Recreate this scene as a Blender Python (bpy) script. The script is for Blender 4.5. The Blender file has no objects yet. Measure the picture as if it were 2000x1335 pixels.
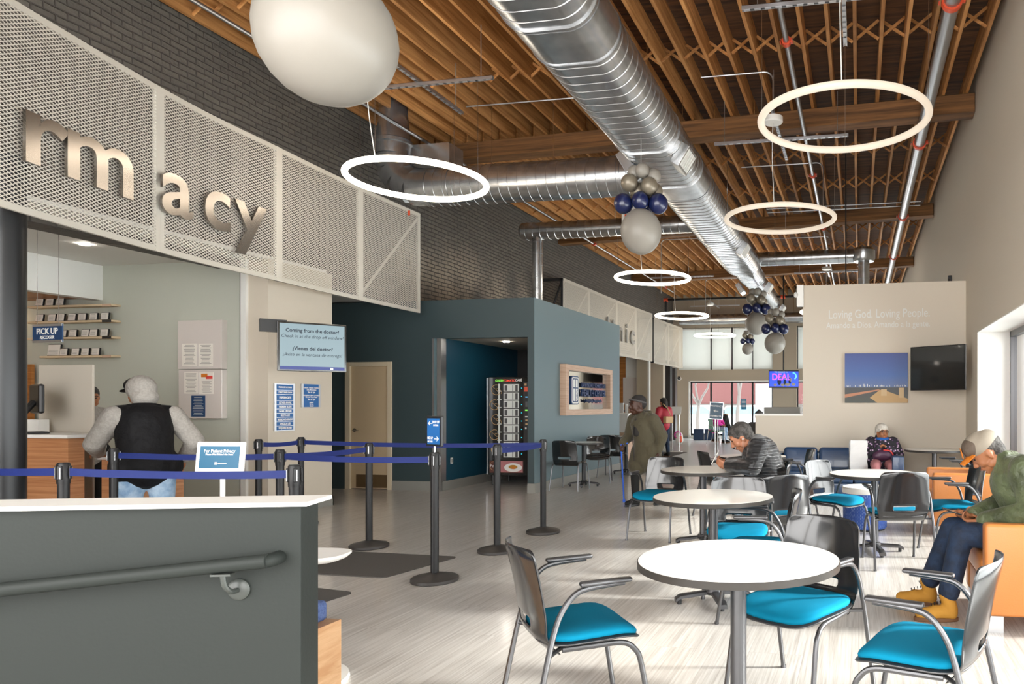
import bpy, bmesh, math, random
from mathutils import Vector, Matrix, Euler
random.seed(7)
PI = math.pi
sc = bpy.context.scene
col = sc.collection
# ---------------------------------------------------------------- camera
F, PX0, HOR, EYE = 1400.0, 1418.0, 790.0, 1.375
TH = math.radians(10.48)
CT, ST = math.cos(TH), math.sin(TH)
cd = bpy.data.cameras.new('camera')
cd.sensor_fit = 'HORIZONTAL'; cd.sensor_width = 36.0
cd.lens = F / 2000 * 36.0
cd.shift_x = (1000 - PX0) / 2000
cd.shift_y = (HOR - 667.5) / 2000
cd.clip_start = 0.05; cd.clip_end = 300
cam = bpy.data.objects.new('camera', cd)
cam.location = (0, 0, EYE)
cam.rotation_euler = (PI / 2, 0, TH)
col.objects.link(cam); sc.camera = cam
# ---------------------------------------------------------------- light and exposure
sc.view_settings.view_transform = 'Standard'
sc.view_settings.look = 'None'
sc.view_settings.gamma = 1.0
sc.view_settings.use_curve_mapping = False
sc.view_settings.exposure = 0.62
sc.cycles.use_denoising = True
sc.cycles.transparent_max_bounces = 24
sc.cycles.max_bounces = 10
sc.cycles.diffuse_bounces = 6
sc.cycles.sample_clamp_indirect = 6.0
sc.cycles.caustics_reflective = False
sc.cycles.caustics_refractive = False
wd = bpy.data.worlds.new('world'); sc.world = wd; wd.use_nodes = True
nt = wd.node_tree
bg = nt.nodes['Background']
bg.inputs['Color'].default_value = (1.0, 0.985, 0.965, 1)
bg.inputs['Strength'].default_value = 6.0
sd = bpy.data.lights.new('sun', 'SUN'); sd.energy = 7.0; sd.angle = math.radians(7); sd.color = (1.0, 0.96, 0.9)
so = bpy.data.objects.new('sun', sd); col.objects.link(so)
so.rotation_euler = Vector((-1.0, -0.10, -0.50)).to_track_quat('-Z', 'Y').to_euler()
so.location = (12, 5, 9)

# ---------------------------------------------------------------- projection helpers (camera space -> place)
def W(xc, zc, z=0.0):
    return Vector((xc * CT - zc * ST, xc * ST + zc * CT, z))
def P(u, v, zc):
    return W((u - PX0) / F * zc, zc, EYE + (HOR - v) / F * zc)
def GZ(u, v, z=0.0):
    zc = F * (EYE - z) / (v - HOR)
    return W((u - PX0) / F * zc, zc, z)
def PY(u, v, Y):
    a = (u - PX0) / F
    return P(u, v, Y / (a * ST + CT))
def PXX(u, v, X):
    a = (u - PX0) / F
    return P(u, v, X / (a * CT - ST))
def face(fx, fz):
    w = W(fx, fz); return math.atan2(w.y, w.x)

# ---------------------------------------------------------------- materials
M = {}
def mat(name, color=(.5, .5, .5), rough=.5, metal=0.0, spec=.5, bd=.01, coat=0.0, coat_rough=.05, bump=None, emit=None, estr=0.0, sheen=0.0, var=None, trans=0):
    m = bpy.data.materials.new(name); m.use_nodes = True
    n = m.node_tree.nodes; l = m.node_tree.links; b = n['Principled BSDF']
    b.inputs['Base Color'].default_value = (*color, 1)
    b.inputs['Roughness'].default_value = rough
    b.inputs['Metallic'].default_value = metal
    b.inputs['Specular IOR Level'].default_value = spec
    b.inputs['Coat Weight'].default_value = coat
    b.inputs['Coat Roughness'].default_value = coat_rough
    b.inputs['Sheen Weight'].default_value = sheen
    if trans: b.inputs['Transmission Weight'].default_value = trans
    if emit:
        b.inputs['Emission Color'].default_value = (*emit, 1); b.inputs['Emission Strength'].default_value = estr
    tc = n.new('ShaderNodeTexCoord')
    if bump:   # (scale, strength, detail)
        t = n.new('ShaderNodeTexNoise'); t.inputs['Scale'].default_value = bump[0]; t.inputs['Detail'].default_value = 4
        l.new(tc.outputs['Object'], t.inputs['Vector'])
        bp = n.new('ShaderNodeBump'); bp.inputs['Strength'].default_value = bump[1]; bp.inputs['Distance'].default_value = bd
        l.new(t.outputs['Fac'], bp.inputs['Height']); l.new(bp.outputs['Normal'], b.inputs['Normal'])
    if var:    # (scale, other colour)
        t = n.new('ShaderNodeTexNoise'); t.inputs['Scale'].default_value = var[0]; t.inputs['Detail'].default_value = 5
        l.new(tc.outputs['Object'], t.inputs['Vector'])
        mx = n.new('ShaderNodeMix'); mx.data_type = 'RGBA'
        mx.inputs[6].default_value = (*color, 1); mx.inputs[7].default_value = (*var[1], 1)
        cr = n.new('ShaderNodeValToRGB'); cr.color_ramp.elements[0].position = .38; cr.color_ramp.elements[1].position = .62
        l.new(t.outputs['Fac'], cr.inputs['Fac']); l.new(cr.outputs['Color'], mx.inputs[0]); l.new(mx.outputs[2], b.inputs['Base Color'])
    M[name] = m
    return m
def grain(name, c1, c2, scale, rough=.45, bump=.15, coord='Object', rnd=0.0, coat=0, knots=False, lo=.35, hi=.65, dist=.004):
    m = mat(name, c1, rough, coat=coat); n = m.node_tree.nodes; l = m.node_tree.links; b = n['Principled BSDF']
    tc = n.new('ShaderNodeTexCoord'); mp = n.new('ShaderNodeMapping'); mp.inputs['Scale'].default_value = scale
    l.new(tc.outputs[coord], mp.inputs['Vector'])
    vec = mp.outputs['Vector']
    oi = n.new('ShaderNodeObjectInfo')
    ad = n.new('ShaderNodeVectorMath'); ad.operation = 'ADD'
    sm = n.new('ShaderNodeMath'); sm.operation = 'MULTIPLY'; sm.inputs[1].default_value = 37.0
    l.new(oi.outputs['Random'], sm.inputs[0]); l.new(vec, ad.inputs[0]); l.new(sm.outputs[0], ad.inputs[1]); vec = ad.outputs[0]
    t = n.new('ShaderNodeTexNoise'); t.inputs['Scale'].default_value = 1; t.inputs['Detail'].default_value = 6; t.inputs['Roughness'].default_value = .6; t.inputs['Distortion'].default_value = .6
    l.new(vec, t.inputs['Vector'])
    cr = n.new('ShaderNodeValToRGB'); cr.color_ramp.elements[0].position = lo; cr.color_ramp.elements[1].position = hi
    cr.color_ramp.elements[0].color = (*c1, 1); cr.color_ramp.elements[1].color = (*c2, 1)
    l.new(t.outputs['Fac'], cr.inputs['Fac']); out = cr.outputs['Color']
    if rnd:
        hs = n.new('ShaderNodeHueSaturation'); mr = n.new('ShaderNodeMapRange')
        mr.inputs['To Min'].default_value = 1 - rnd; mr.inputs['To Max'].default_value = 1 + rnd
        l.new(oi.outputs['Random'], mr.inputs['Value']); l.new(mr.outputs[0], hs.inputs['Value']); l.new(out, hs.inputs['Color']); out = hs.outputs['Color']
    l.new(out, b.inputs['Base Color'])
    if bump:
        bp = n.new('ShaderNodeBump'); bp.inputs['Strength'].default_value = bump; bp.inputs['Distance'].default_value = dist
        l.new(t.outputs['Fac'], bp.inputs['Height']); l.new(bp.outputs['Normal'], b.inputs['Normal'])
    return m
def sep_combine(n, l, src, order):
    s = n.new('ShaderNodeSeparateXYZ'); c = n.new('ShaderNodeCombineXYZ'); l.new(src, s.inputs[0])
    for i, k in enumerate(order):
        if k is not None: l.new(s.outputs[k], c.inputs[i])
    return c.outputs[0]

def S(h):   # sRGB hex -> linear
    r = []
    for i in (0, 2, 4):
        c = int(h[i:i + 2], 16) / 255
        r.append(c / 12.92 if c <= .04045 else ((c + .055) / 1.055) ** 2.4)
    return tuple(r)

mat('wall_beige', S('cdc3b3'), .6, bump=(60, .03))
mat('wall_beige_dark', S('b5a892'), .6)
mat('wall_green_grey', S('bcbfb4'), .6, bump=(60, .03))
mat('wall_blue_grey', S('62777e'), .38, bump=(50, .03))
mat('wall_teal_grey', S('3a484c'), .36, bump=(50, .03))
mat('wall_teal', S('14475c'), .5)
mat('half_wall_grey', S('272b29'), .55, spec=.2, bump=(80, .04))
mat('white_paint', S('ecebe7'), .45)
mat('white_soft', S('e2e2de'), .5)
mat('ceiling_white', S('dcdad5'), .7)
mat('base_grey', S('8a8984'), .5)
mat('cream_door', S('c0ab8c'), .45)
mat('cream_frame', S('c9bba2'), .45)
mat('black', (.008, .008, .009), .4)
mat('black_matte', (.012, .012, .013), .7)
mat('black_gloss', (.008, .009, .010), .15, coat=.6, coat_rough=.05)
mat('chair_shell', (.012, .013, .015), .22, coat=.6, coat_rough=.10)
mat('steel_dark', (.10, .10, .105), .32, metal=.7)
mat('column_black', (.022, .023, .025), .3, metal=.4)
mat('shelf_pale', S('d6c09f'), .5)
mat('wall_beige_far', S('ab9f8d'), .6)
mat('steel_black', (.02, .02, .022), .35, metal=.3)
mat('bronze_plate', S('7a6448'), .35, metal=.5)
mat('chrome', (.62, .62, .63), .18, metal=1)
mat('aluminium', (.55, .56, .58), .32, metal=.9)
mat('galv', (.56, .57, .58), .27, metal=.93, bump=(2.0, .12), var=(6, (.44, .45, .46)))
mat('galv_pipe', (.40, .40, .41), .30, metal=.9, bump=(6.0, .2))
mat('coupling_red', S('d8512f'), .45)
mat('mesh_frame', S('cfcabf'), .5)
mat('letter_metal', (.33, .30, .27), .24, metal=.95)
mat('seat_blue', S('057a9c'), .9, spec=.15, bump=(900, .2))
mat('table_white', S('dfdcd6'), .28, coat=.3)
mat('edge_dark', S('35322f'), .4, spec=.3)
mat('post_black', (.010, .010, .011), .38, spec=.35)
mat('belt_blue', S('052068'), .6, bump=(700, .2))
mat('orange_leather', S('c47c40'), .38, bump=(120, .12))
mat('navy_leather', S('294468'), .3, coat=.3, bump=(20, .15))
mat('ottoman_blue', S('3c5ea8'), .8)
mat('canvas_edge', S('c4a983'), .7)
mat('glass_white', S('dfe3e0'), .2)
mat('paper', S('e6e0d8'), .7)
mat('board_white', S('d5cdc8'), .25, coat=.5)
mat('sign_blue', S('1c5fa0'), .4)
mat('sign_navy', S('123d6b'), .4)
mat('sign_teal', S('2c6a8c'), .35)
mat('text_white', S('f2f2f2'), .5)
mat('text_navy', S('12305c'), .4)
mat('text_black', S('22303a'), .5)
mat('text_grey', S('d4d5d1'), .35)
mat('text_dim', S('8d8a86'), .6)
mat('mat_dark', S('4a4744'), .95, bump=(260, .9), var=(240, S('56514c')))
mat('mirror', (.78, .79, .78), .05, metal=1)
mat('cushion_blue', S('5b6f9d'), .9, bump=(500, .4), var=(120, S('46598a')))
mat('balloon_white', S('8f8a82'), .38, spec=.4)
mat('balloon_silver', S('847b6c'), .35, metal=.3)
mat('balloon_navy', S('141f4a'), .3, coat=.4)
mat('skin_light', S('b57b5c'), .5, bump=(140, .06))
mat('skin_tan', S('9c6543'), .5, bump=(140, .06))
mat('skin_dark', S('43271a'), .5, bump=(140, .06))
mat('eye_dark', (.01, .01, .01), .5)
mat('lip', S('9a5a4a'), .5)
mat('lip_dark', S('5a2f26'), .5)
mat('hair_dark', S('1e1815'), .6, bump=(200, .6))
mat('hair_grey', S('5b5753'), .7, bd=.02, bump=(90, .9), var=(30, S('332f2c')))
mat('denim_dark', S('131f33'), .8, bd=.04, bump=(10, .6), var=(14, S('1b2f4a')))
mat('denim_light', S('7494b6'), .8, bd=.04, bump=(11, .7), var=(10, S('a4bbd0')))
mat('pants_black', S('141414'), .85)
mat('pants_pink', S('b77a7c'), .85)
mat('green_jacket', S('40482f'), .5, sheen=.1, bd=.05, bump=(9, .9), var=(6, S('5d6748')))
mat('olive_coat', S('494331'), .9, sheen=.2, bd=.05, bump=(6, .6))
mat('vest_black', S('0c0c0f'), .7, spec=.25, bd=.04, bump=(7, .7))
mat('hoodie_grey', S('a39f99'), .9, bd=.03, bump=(14, .8), var=(60, S('98948e')))
mat('red_jacket', S('ab2436'), .6, bump=(16, .5))
mat('pink_jacket', S('d3259a'), .6)
mat('white_bag', S('dcdad6'), .6, bump=(8, .4))
mat('boot_tan', S('b9852f'), .8, bump=(60, .2))
mat('sole', S('6b4a30'), .7)
mat('cap_khaki', S('8f8577'), .8)
mat('cap_brown', S('5a4d42'), .8, bump=(60, .6))
mat('cap_orange', S('d0761b'), .7, bump=(90, .5))
mat('knit_cream', S('cfc9bf'), .95, bump=(90, 1.0))
mat('knit_dark', S('2a2726'), .95)
mat('knit_grey', S('4c4a49'), .95)
mat('scarf_blue', S('1a5aa8'), .8)
mat('purse_purple', S('4a2a44'), .4, bump=(10, .4))
mat('trim_coral', S('d9453f'), .5)
mat('cane_blue', S('3f6fe0'), .35)
mat('tan_bag', S('b8976a'), .6)
mat('green_chair', S('3a5f4c'), .6)
mat('outdoor_red', (.085, .030, .029), .9)
mat('outdoor_grey', (.065, .058, .052), .9)
mat('snow', S('e9edf0'), .8)
mat('asphalt', S('b9b9b6'), .9)
mat('bark', (.09, .08, .075), .9)
mat('car_white', S('dfe6ea'), .3, coat=.6)
mat('car_glass', S('6a8595'), .1)
mat('tomato_red', S('c03a24'), .4, emit=S('d0402a'), estr=.6)
mat('led_green', S('60b040'), .4, emit=S('70c040'), estr=.8)
mat('led_cyan', S('20a0b0'), .4, emit=S('20b0c0'), estr=.8)
mat('screen_blue_lit', S('1c3dd8'), .3, emit=S('1c3dd8'), estr=1.0)
mat('screen_pink_lit', S('c05ad8'), .3, emit=S('b43ad0'), estr=1.0)
mat('screen_cyan_lit', S('60b8e8'), .3, emit=S('50a8e0'), estr=1.0)
mat('screen_white_lit', S('303840'), .3, emit=S('b4d2da'), estr=.38)
mat('screen_navy_lit', S('10246a'), .3, emit=S('10246a'), estr=.4)
mat('screen_text', (.01, .02, .04), .5)
mat('lamp_bright', (1, .95, .85), .4, emit=(1, .87, .70), estr=9.0)
mat('lamp_cream', (.42, .38, .32), .5, emit=(1, .84, .66), estr=.40)
mat('downlight', (1, 1, 1), .4, emit=(1, .93, .82), estr=60.0)
mat('warm_light', (1, 1, 1), .4, emit=(1, .72, .42), estr=3.0)
mat('wood_counter_base', S('c8a284'), .5)
grain('joist', S('99632f'), S('cd955a'), (7, .9, 16), .7, .3, rnd=.22)
grain('beam_wood', S('523519'), S('8a5f35'), (.7, 6, 18), .75, .4, rnd=.15)
grain('deck', S('24160b'), S('6a4526'), (1.2, 13, 5), .85, .3, lo=.3, hi=.7)
grain('wood_light', S('b48f70'), S('cfae90'), (1.2, 2, 60), .4, .06)
grain('wood_orange', S('8a5320'), S('b8793c'), (1.2, 2, 60), .4, .06)
grain('wood_counter', S('a9714a'), S('c89268'), (1.2, 2, 45), .45, .05)
grain('wood_frame', S('b5947c'), S('c9ab94'), (3, 3, 70), .4, .06)
grain('bench_wood', S('c49468'), S('dcb48a'), (4, 4, 25), .4, .05)

def make_floor_mat():
    m = mat('floor_vinyl', S('b5b1ab'), .28, coat=.35, coat_rough=.12); n = m.node_tree.nodes; l = m.node_tree.links; b = n['Principled BSDF']
    tc = n.new('ShaderNodeTexCoord')
    br = n.new('ShaderNodeTexBrick'); br.offset = .37; br.inputs['Scale'].default_value = 1
    br.inputs['Brick Width'].default_value = 1.5; br.inputs['Row Height'].default_value = .3; br.inputs['Mortar Size'].default_value = .0012
    br.inputs['Color1'].default_value = (.0, .0, .0, 1); br.inputs['Color2'].default_value = (1, 1, 1, 1); br.inputs['Mortar'].default_value = (.5, .5, .5, 1)
    v = sep_combine(n, l, tc.outputs['Object'], ('Y', 'X', None)); l.new(v, br.inputs['Vector'])
    mp = n.new('ShaderNodeMapping'); mp.inputs['Scale'].default_value = (70, 1.6, 1); l.new(tc.outputs['Object'], mp.inputs['Vector'])
    ad = n.new('ShaderNodeVectorMath'); ad.operation = 'MULTIPLY_ADD'; ad.inputs[1].default_value = (9, 9, 9)
    l.new(br.outputs['Color'], ad.inputs[0]); l.new(mp.outputs[0], ad.inputs[2])
    t = n.new('ShaderNodeTexNoise'); t.inputs['Scale'].default_value = 1; t.inputs['Detail'].default_value = 5; t.inputs['Roughness'].default_value = .65
    l.new(ad.outputs[0], t.inputs['Vector'])
    cr = n.new('ShaderNodeValToRGB'); e = cr.color_ramp.elements
    e[0].position = .3; e[0].color = (*S('a39c95'), 1); e[1].position = .70; e[1].color = (*S('d3cfca'), 1)
    k = e.new(.5); k.color = (*S('bfbab4'), 1)
    l.new(t.outputs['Fac'], cr.inputs['Fac'])
    mx = n.new('ShaderNodeMix'); mx.data_type = 'RGBA'; mx.blend_type = 'MULTIPLY'; mx.inputs[7].default_value = (.72, .7, .68, 1)
    l.new(br.outputs['Fac'], mx.inputs[0]); l.new(cr.outputs['Color'], mx.inputs[6]); l.new(mx.outputs[2], b.inputs['Base Color'])
    bp = n.new('ShaderNodeBump'); bp.inputs['Strength'].default_value = .08; bp.inputs['Distance'].default_value = .003
    l.new(t.outputs['Fac'], bp.inputs['Height']); l.new(bp.outputs[0], b.inputs['Normal'])
make_floor_mat()
mat('floor_terrazzo', S('b3b8ba'), .3, coat=.15, coat_rough=.2, var=(120, S('8f9394')))

def make_brick():
    m = mat('brick_dark', S('45423f'), .6); n = m.node_tree.nodes; l = m.node_tree.links; b = n['Principled BSDF']
    tc = n.new('ShaderNodeTexCoord'); v = sep_combine(n, l, tc.outputs['Object'], ('Y', 'Z', None))
    ns = n.new('ShaderNodeTexNoise'); ns.inputs['Scale'].default_value = 2.2; l.new(tc.outputs['Object'], ns.inputs['Vector'])
    wob = n.new('ShaderNodeVectorMath'); wob.operation = 'MULTIPLY_ADD'; wob.inputs[1].default_value = (.05, .05, 0); l.new(ns.outputs['Color'], wob.inputs[0]); l.new(v, wob.inputs[2])
    br = n.new('ShaderNodeTexBrick'); br.inputs['Scale'].default_value = 1; br.inputs['Brick Width'].default_value = .21; br.inputs['Row Height'].default_value = .07
    br.inputs['Mortar Size'].default_value = .011; br.inputs['Mortar Smooth'].default_value = .6
    br.inputs['Color1'].default_value = (*S('56524d'), 1); br.inputs['Color2'].default_value = (*S('625d56'), 1); br.inputs['Mortar'].default_value = (*S('4a4642'), 1)
    l.new(wob.outputs[0], br.inputs['Vector'])
    # the far stretch of wall keeps patches of barer, paler brick
    n2 = n.new('ShaderNodeTexNoise'); n2.inputs['Scale'].default_value = 1.1; n2.inputs['Detail'].default_value = 6; l.new(tc.outputs['Object'], n2.inputs['Vector'])
    cr = n.new('ShaderNodeValToRGB'); cr.color_ramp.elements[0].position = .40; cr.color_ramp.elements[1].position = .66; l.new(n2.outputs['Fac'], cr.inputs['Fac'])
    sp = n.new('ShaderNodeSeparateXYZ'); l.new(tc.outputs['Object'], sp.inputs[0])
    mr = n.new('ShaderNodeMapRange'); mr.inputs['From Min'].default_value = 4.6; mr.inputs['From Max'].default_value = 3.6; l.new(sp.outputs['Z'], mr.inputs['Value'])
    mr2 = n.new('ShaderNodeMapRange'); mr2.inputs['From Min'].default_value = 9.5; mr2.inputs['From Max'].default_value = 11; l.new(sp.outputs['Y'], mr2.inputs['Value'])
    a1 = n.new('ShaderNodeMath'); a1.operation = 'MULTIPLY'; l.new(mr.outputs[0], a1.inputs[0]); l.new(mr2.outputs[0], a1.inputs[1])
    a2 = n.new('ShaderNodeMath'); a2.operation = 'MULTIPLY'; l.new(a1.outputs[0], a2.inputs[0]); l.new(cr.outputs['Color'], a2.inputs[1])
    mx = n.new('ShaderNodeMix'); mx.data_type = 'RGBA'; mx.inputs[7].default_value = (*S('a89a87'), 1)
    inv = n.new('ShaderNodeMath'); inv.operation = 'SUBTRACT'; inv.inputs[0].default_value = 1; l.new(br.outputs['Fac'], inv.inputs[1])
    a3 = n.new('ShaderNodeMath'); a3.operation = 'MULTIPLY'; l.new(a2.outputs[0], a3.inputs[0]); l.new(inv.outputs[0], a3.inputs[1])
    l.new(a3.outputs[0], mx.inputs[0]); l.new(br.outputs['Color'], mx.inputs[6]); l.new(mx.outputs[2], b.inputs['Base Color'])
    n3 = n.new('ShaderNodeTexNoise'); n3.inputs['Scale'].default_value = 26; n3.inputs['Detail'].default_value = 5; l.new(tc.outputs['Object'], n3.inputs['Vector'])
    h = n.new('ShaderNodeMath'); h.operation = 'MULTIPLY_ADD'; h.inputs[1].default_value = .7; l.new(n3.outputs['Fac'], h.inputs[0]); l.new(inv.outputs[0], h.inputs[2])
    bp = n.new('ShaderNodeBump'); bp.inputs['Strength'].default_value = .9; bp.inputs['Distance'].default_value = .014
    l.new(h.outputs[0], bp.inputs['Height']); l.new(bp.outputs[0], b.inputs['Normal'])
make_brick()

def make_mesh_mat(name, pw, ph, thick, colour):
    m = mat(name, colour, .5); n = m.node_tree.nodes; l = m.node_tree.links; b = n['Principled BSDF']; out = n['Material Output']
    uv = n.new('ShaderNodeUVMap'); sp = n.new('ShaderNodeSeparateXYZ'); l.new(uv.outputs[0], sp.inputs[0])
    def mth(op, a, bb=None, c=None):
        x = n.new('ShaderNodeMath'); x.operation = op
        for i, q in enumerate((a, bb, c)):
            if q is None: continue
            if isinstance(q, (int, float)): x.inputs[i].default_value = q
            else: l.new(q, x.inputs[i])
        return x.outputs[0]
    x = mth('DIVIDE', sp.outputs['X'], pw); y = mth('DIVIDE', sp.outputs['Y'], ph)
    def strand(q):
        f = mth('FRACT', q); d = mth('ABSOLUTE', mth('SUBTRACT', f, .5)); return mth('GREATER_THAN', d, .5 - thick)
    s = mth('MAXIMUM', strand(mth('ADD', x, y)), strand(mth('SUBTRACT', x, y)))
    tr = n.new('ShaderNodeBsdfTransparent'); ms = n.new('ShaderNodeMixShader')
    l.new(s, ms.inputs[0]); l.new(tr.outputs[0], ms.inputs[1]); l.new(b.outputs[0], ms.inputs[2]); l.new(ms.outputs[0], out.inputs['Surface'])
make_mesh_mat('expanded_mesh', .054, .031, .155, S('cfcabf'))
make_mesh_mat('fine_mesh', .05, .03, .25, S('c2bbae'))

def make_glass(name, tint=(1, 1, 1), gl=.06):
    m = mat(name, tint, .02); n = m.node_tree.nodes; l = m.node_tree.links; out = n['Material Output']
    tr = n.new('ShaderNodeBsdfTransparent'); tr.inputs[0].default_value = (*tint, 1)
    g = n.new('ShaderNodeBsdfGlossy'); g.inputs['Roughness'].default_value = .02
    fr = n.new('ShaderNodeFresnel'); fr.inputs[0].default_value = 1.25
    ms = n.new('ShaderNodeMixShader'); l.new(fr.outputs[0], ms.inputs[0]); l.new(tr.outputs[0], ms.inputs[1]); l.new(g.outputs[0], ms.inputs[2]); l.new(ms.outputs[0], out.inputs['Surface'])
make_glass('window_glass', (.93, .97, .98))
make_glass('clear_glass', (.96, .98, .98))
def make_translucent(name, colr, tfac):
    m = mat(name, colr, .5); n = m.node_tree.nodes; l = m.node_tree.links; out = n['Material Output']; b = n['Principled BSDF']
    t = n.new('ShaderNodeBsdfTranslucent'); t.inputs[0].default_value = (*colr, 1)
    ms = n.new('ShaderNodeMixShader'); ms.inputs[0].default_value = tfac; l.new(b.outputs[0], ms.inputs[1]); l.new(t.outputs[0], ms.inputs[2]); l.new(ms.outputs[0], out.inputs['Surface'])
make_translucent('shade_fabric', S('d9dbd8'), .45)
make_translucent('frosted', S('d9d2c6'), .3)

# ---------------------------------------------------------------- mesh helpers
class MB:
    def __init__(s): s.bm = bmesh.new()
    def _m(s, vs, Mx):
        if Mx is not None: bmesh.ops.transform(s.bm, matrix=Mx, verts=vs)
    def box(s, a, b, bev=0, Mx=None, seg=2):
        r = bmesh.ops.create_cube(s.bm, size=1); vs = r['verts']
        c = [(a[i] + b[i]) / 2 for i in range(3)]; d = [abs(b[i] - a[i]) for i in range(3)]
        for v in vs: v.co = Vector((c[0] + v.co.x * d[0], c[1] + v.co.y * d[1], c[2] + v.co.z * d[2]))
        if Mx is not None: s._m(vs, Mx)
        if bev:
            es = list({e for v in vs for e in v.link_edges})
            bmesh.ops.bevel(s.bm, geom=es, offset=min(bev, min(d) * .45), segments=seg, profile=.5, affect='EDGES')
        return s
    def quad(s, pts, uv=None):
        vs = [s.bm.verts.new(p) for p in pts]; f = s.bm.faces.new(vs)
        if uv:
            ly = s.bm.loops.layers.uv.verify()
            for lp, q in zip(f.loops, uv): lp[ly].uv = q
        return s
    def prism(s, poly, z0, z1, Mx=None, bev=0):
        a = [s.bm.verts.new((x, y, z0)) for x, y in poly]; b = [s.bm.verts.new((x, y, z1)) for x, y in poly]; n = len(poly)
        fs = [s.bm.faces.new(a[::-1]), s.bm.faces.new(b)]
        for i in range(n): fs.append(s.bm.faces.new((a[i], a[(i + 1) % n], b[(i + 1) % n], b[i])))
        bmesh.ops.recalc_face_normals(s.bm, faces=fs)
        s._m(a + b, Mx)
        if bev:
            es = [e for e in fs[0].edges] + [e for e in fs[1].edges]
            bmesh.ops.bevel(s.bm, geom=es, offset=bev, segments=2, profile=.5, affect='EDGES')
        return s
    def tube(s, pts, r, n=10, closed=False, caps=True):
        pts = [Vector(p) for p in pts]; m = len(pts); rs = r if isinstance(r, (list, tuple)) else [r] * m
        rings = []; up = None
        for i, p in enumerate(pts):
            if closed: t = (pts[(i + 1) % m] - pts[i - 1])
            else: t = (pts[min(i + 1, m - 1)] - pts[max(i - 1, 0)])
            t.normalize()
            if up is None: up = Vector((0, 0, 1)) if abs(t.z) < .9 else Vector((1, 0, 0))
            x = t.cross(up)
            if x.length < 1e-5: x = t.orthogonal()
            x.normalize(); y = x.cross(t); up = y
            rings.append([s.bm.verts.new(p + (x * math.cos(2 * PI * k / n) + y * math.sin(2 * PI * k / n)) * rs[i]) for k in range(n)])
        fs = []
        for i in range(m if closed else m - 1):
            A, Bq = rings[i], rings[(i + 1) % m]
            for k in range(n): fs.append(s.bm.faces.new((A[k], A[(k + 1) % n], Bq[(k + 1) % n], Bq[k])))
        if caps and not closed: fs += [s.bm.faces.new(rings[0][::-1]), s.bm.faces.new(rings[-1])]
        bmesh.ops.recalc_face_normals(s.bm, faces=fs)
        return s
    def lathe(s, prof, n=32, c=(0, 0, 0), Mx=None):
        rings = []; allv = []
        for r, z in prof:
            if r < 1e-6: q = [s.bm.verts.new((0, 0, z))]
            else: q = [s.bm.verts.new((r * math.cos(2 * PI * k / n), r * math.sin(2 * PI * k / n), z)) for k in range(n)]
            rings.append(q); allv += q
        fs = []
        for A, Bq in zip(rings[:-1], rings[1:]):
            for k in range(n):
                a = A if len(A) > 1 else None; b = Bq if len(Bq) > 1 else None; k2 = (k + 1) % n
                if a and b: fs.append(s.bm.faces.new((A[k], A[k2], Bq[k2], Bq[k])))
                elif a: fs.append(s.bm.faces.new((A[k], A[k2], Bq[0])))
                elif b: fs.append(s.bm.faces.new((A[0], Bq[k2], Bq[k])))
        bmesh.ops.recalc_face_normals(s.bm, faces=fs)
        s._m(allv, (Mx if Mx is not None else Matrix.Identity(4)))
        if any(c): bmesh.ops.translate(s.bm, vec=Vector(c), verts=allv)
        return s
    def sph(s, c, r, seg=20, Mx=None):
        if not isinstance(r, (tuple, list)): r = (r, r, r)
        T = Matrix.Translation(c) @ (Mx if Mx is not None else Matrix.Identity(4)) @ Matrix.Diagonal((*r, 1)); rows = max(6, seg // 2); V = []
        for j in range(rows + 1):
            a = PI * j / rows; z, q = math.cos(a), math.sin(a)
            V.append([s.bm.verts.new(T @ Vector((0, 0, z)))] if j in (0, rows) else [s.bm.verts.new(T @ Vector((q * math.cos(2 * PI * k / seg), q * math.sin(2 * PI * k / seg), z))) for k in range(seg)])
        for A, B_ in zip(V[:-1], V[1:]):
            for k in range(seg):
                k2 = (k + 1) % seg
                if len(A) == 1: s.bm.faces.new((A[0], B_[k], B_[k2]))
                elif len(B_) == 1: s.bm.faces.new((A[k], B_[0], A[k2]))
                else: s.bm.faces.new((A[k], B_[k], B_[k2], A[k2]))
        return s
    def cap(s, p1, r1, p2, r2, n=14):   # tapered capsule
        p1, p2 = Vector(p1), Vector(p2); s.tube([p1, p2], [r1, r2], n); s.sph(p1, r1, n); s.sph(p2, r2, n); return s
    def torus(s, c, R, r, n=64, k=12):
        s.tube([Vector(c) + Vector((R * math.cos(2 * PI * i / n), R * math.sin(2 * PI * i / n), 0)) for i in range(n)], r, k, closed=True); return s
    def build(s, name, m, parent=None, smooth=False, loc=None, rz=0, angle=35):
        me = bpy.data.meshes.new(name); s.bm.to_mesh(me); s.bm.free()
        return wrap(name, me, m, parent, smooth, loc, rz, angle)
def wrap(name, me, m, parent=None, smooth=False, loc=None, rz=0, angle=35):
    if m is not None:
        me.materials.clear(); me.materials.append(M[m] if isinstance(m, str) else m)
    if smooth:
        me.polygons.foreach_set('use_smooth', [True] * len(me.polygons))
        if angle: me.set_sharp_from_angle(angle=math.radians(angle))
    o = bpy.data.objects.new(name, me); col.objects.link(o)
    if parent is not None: o.parent = parent
    if loc is not None: o.location = loc
    if rz: o.rotation_euler = (0, 0, rz)
    return o
def tag(o, label, cat, group=None, kind=None):
    o['label'] = label; o['category'] = cat
    if group: o['group'] = group
    if kind: o['kind'] = kind
    return o
def struct(o): o['kind'] = 'structure'; return o
def empty(name, loc=(0, 0, 0), rz=0):
    o = bpy.data.objects.new(name, None); o.empty_display_size = .1; col.objects.link(o); o.location = loc; o.rotation_euler = (0, 0, rz); return o
KIDS = {}
def kids(o): return [c for c in bpy.data.objects if c.parent is o]
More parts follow.
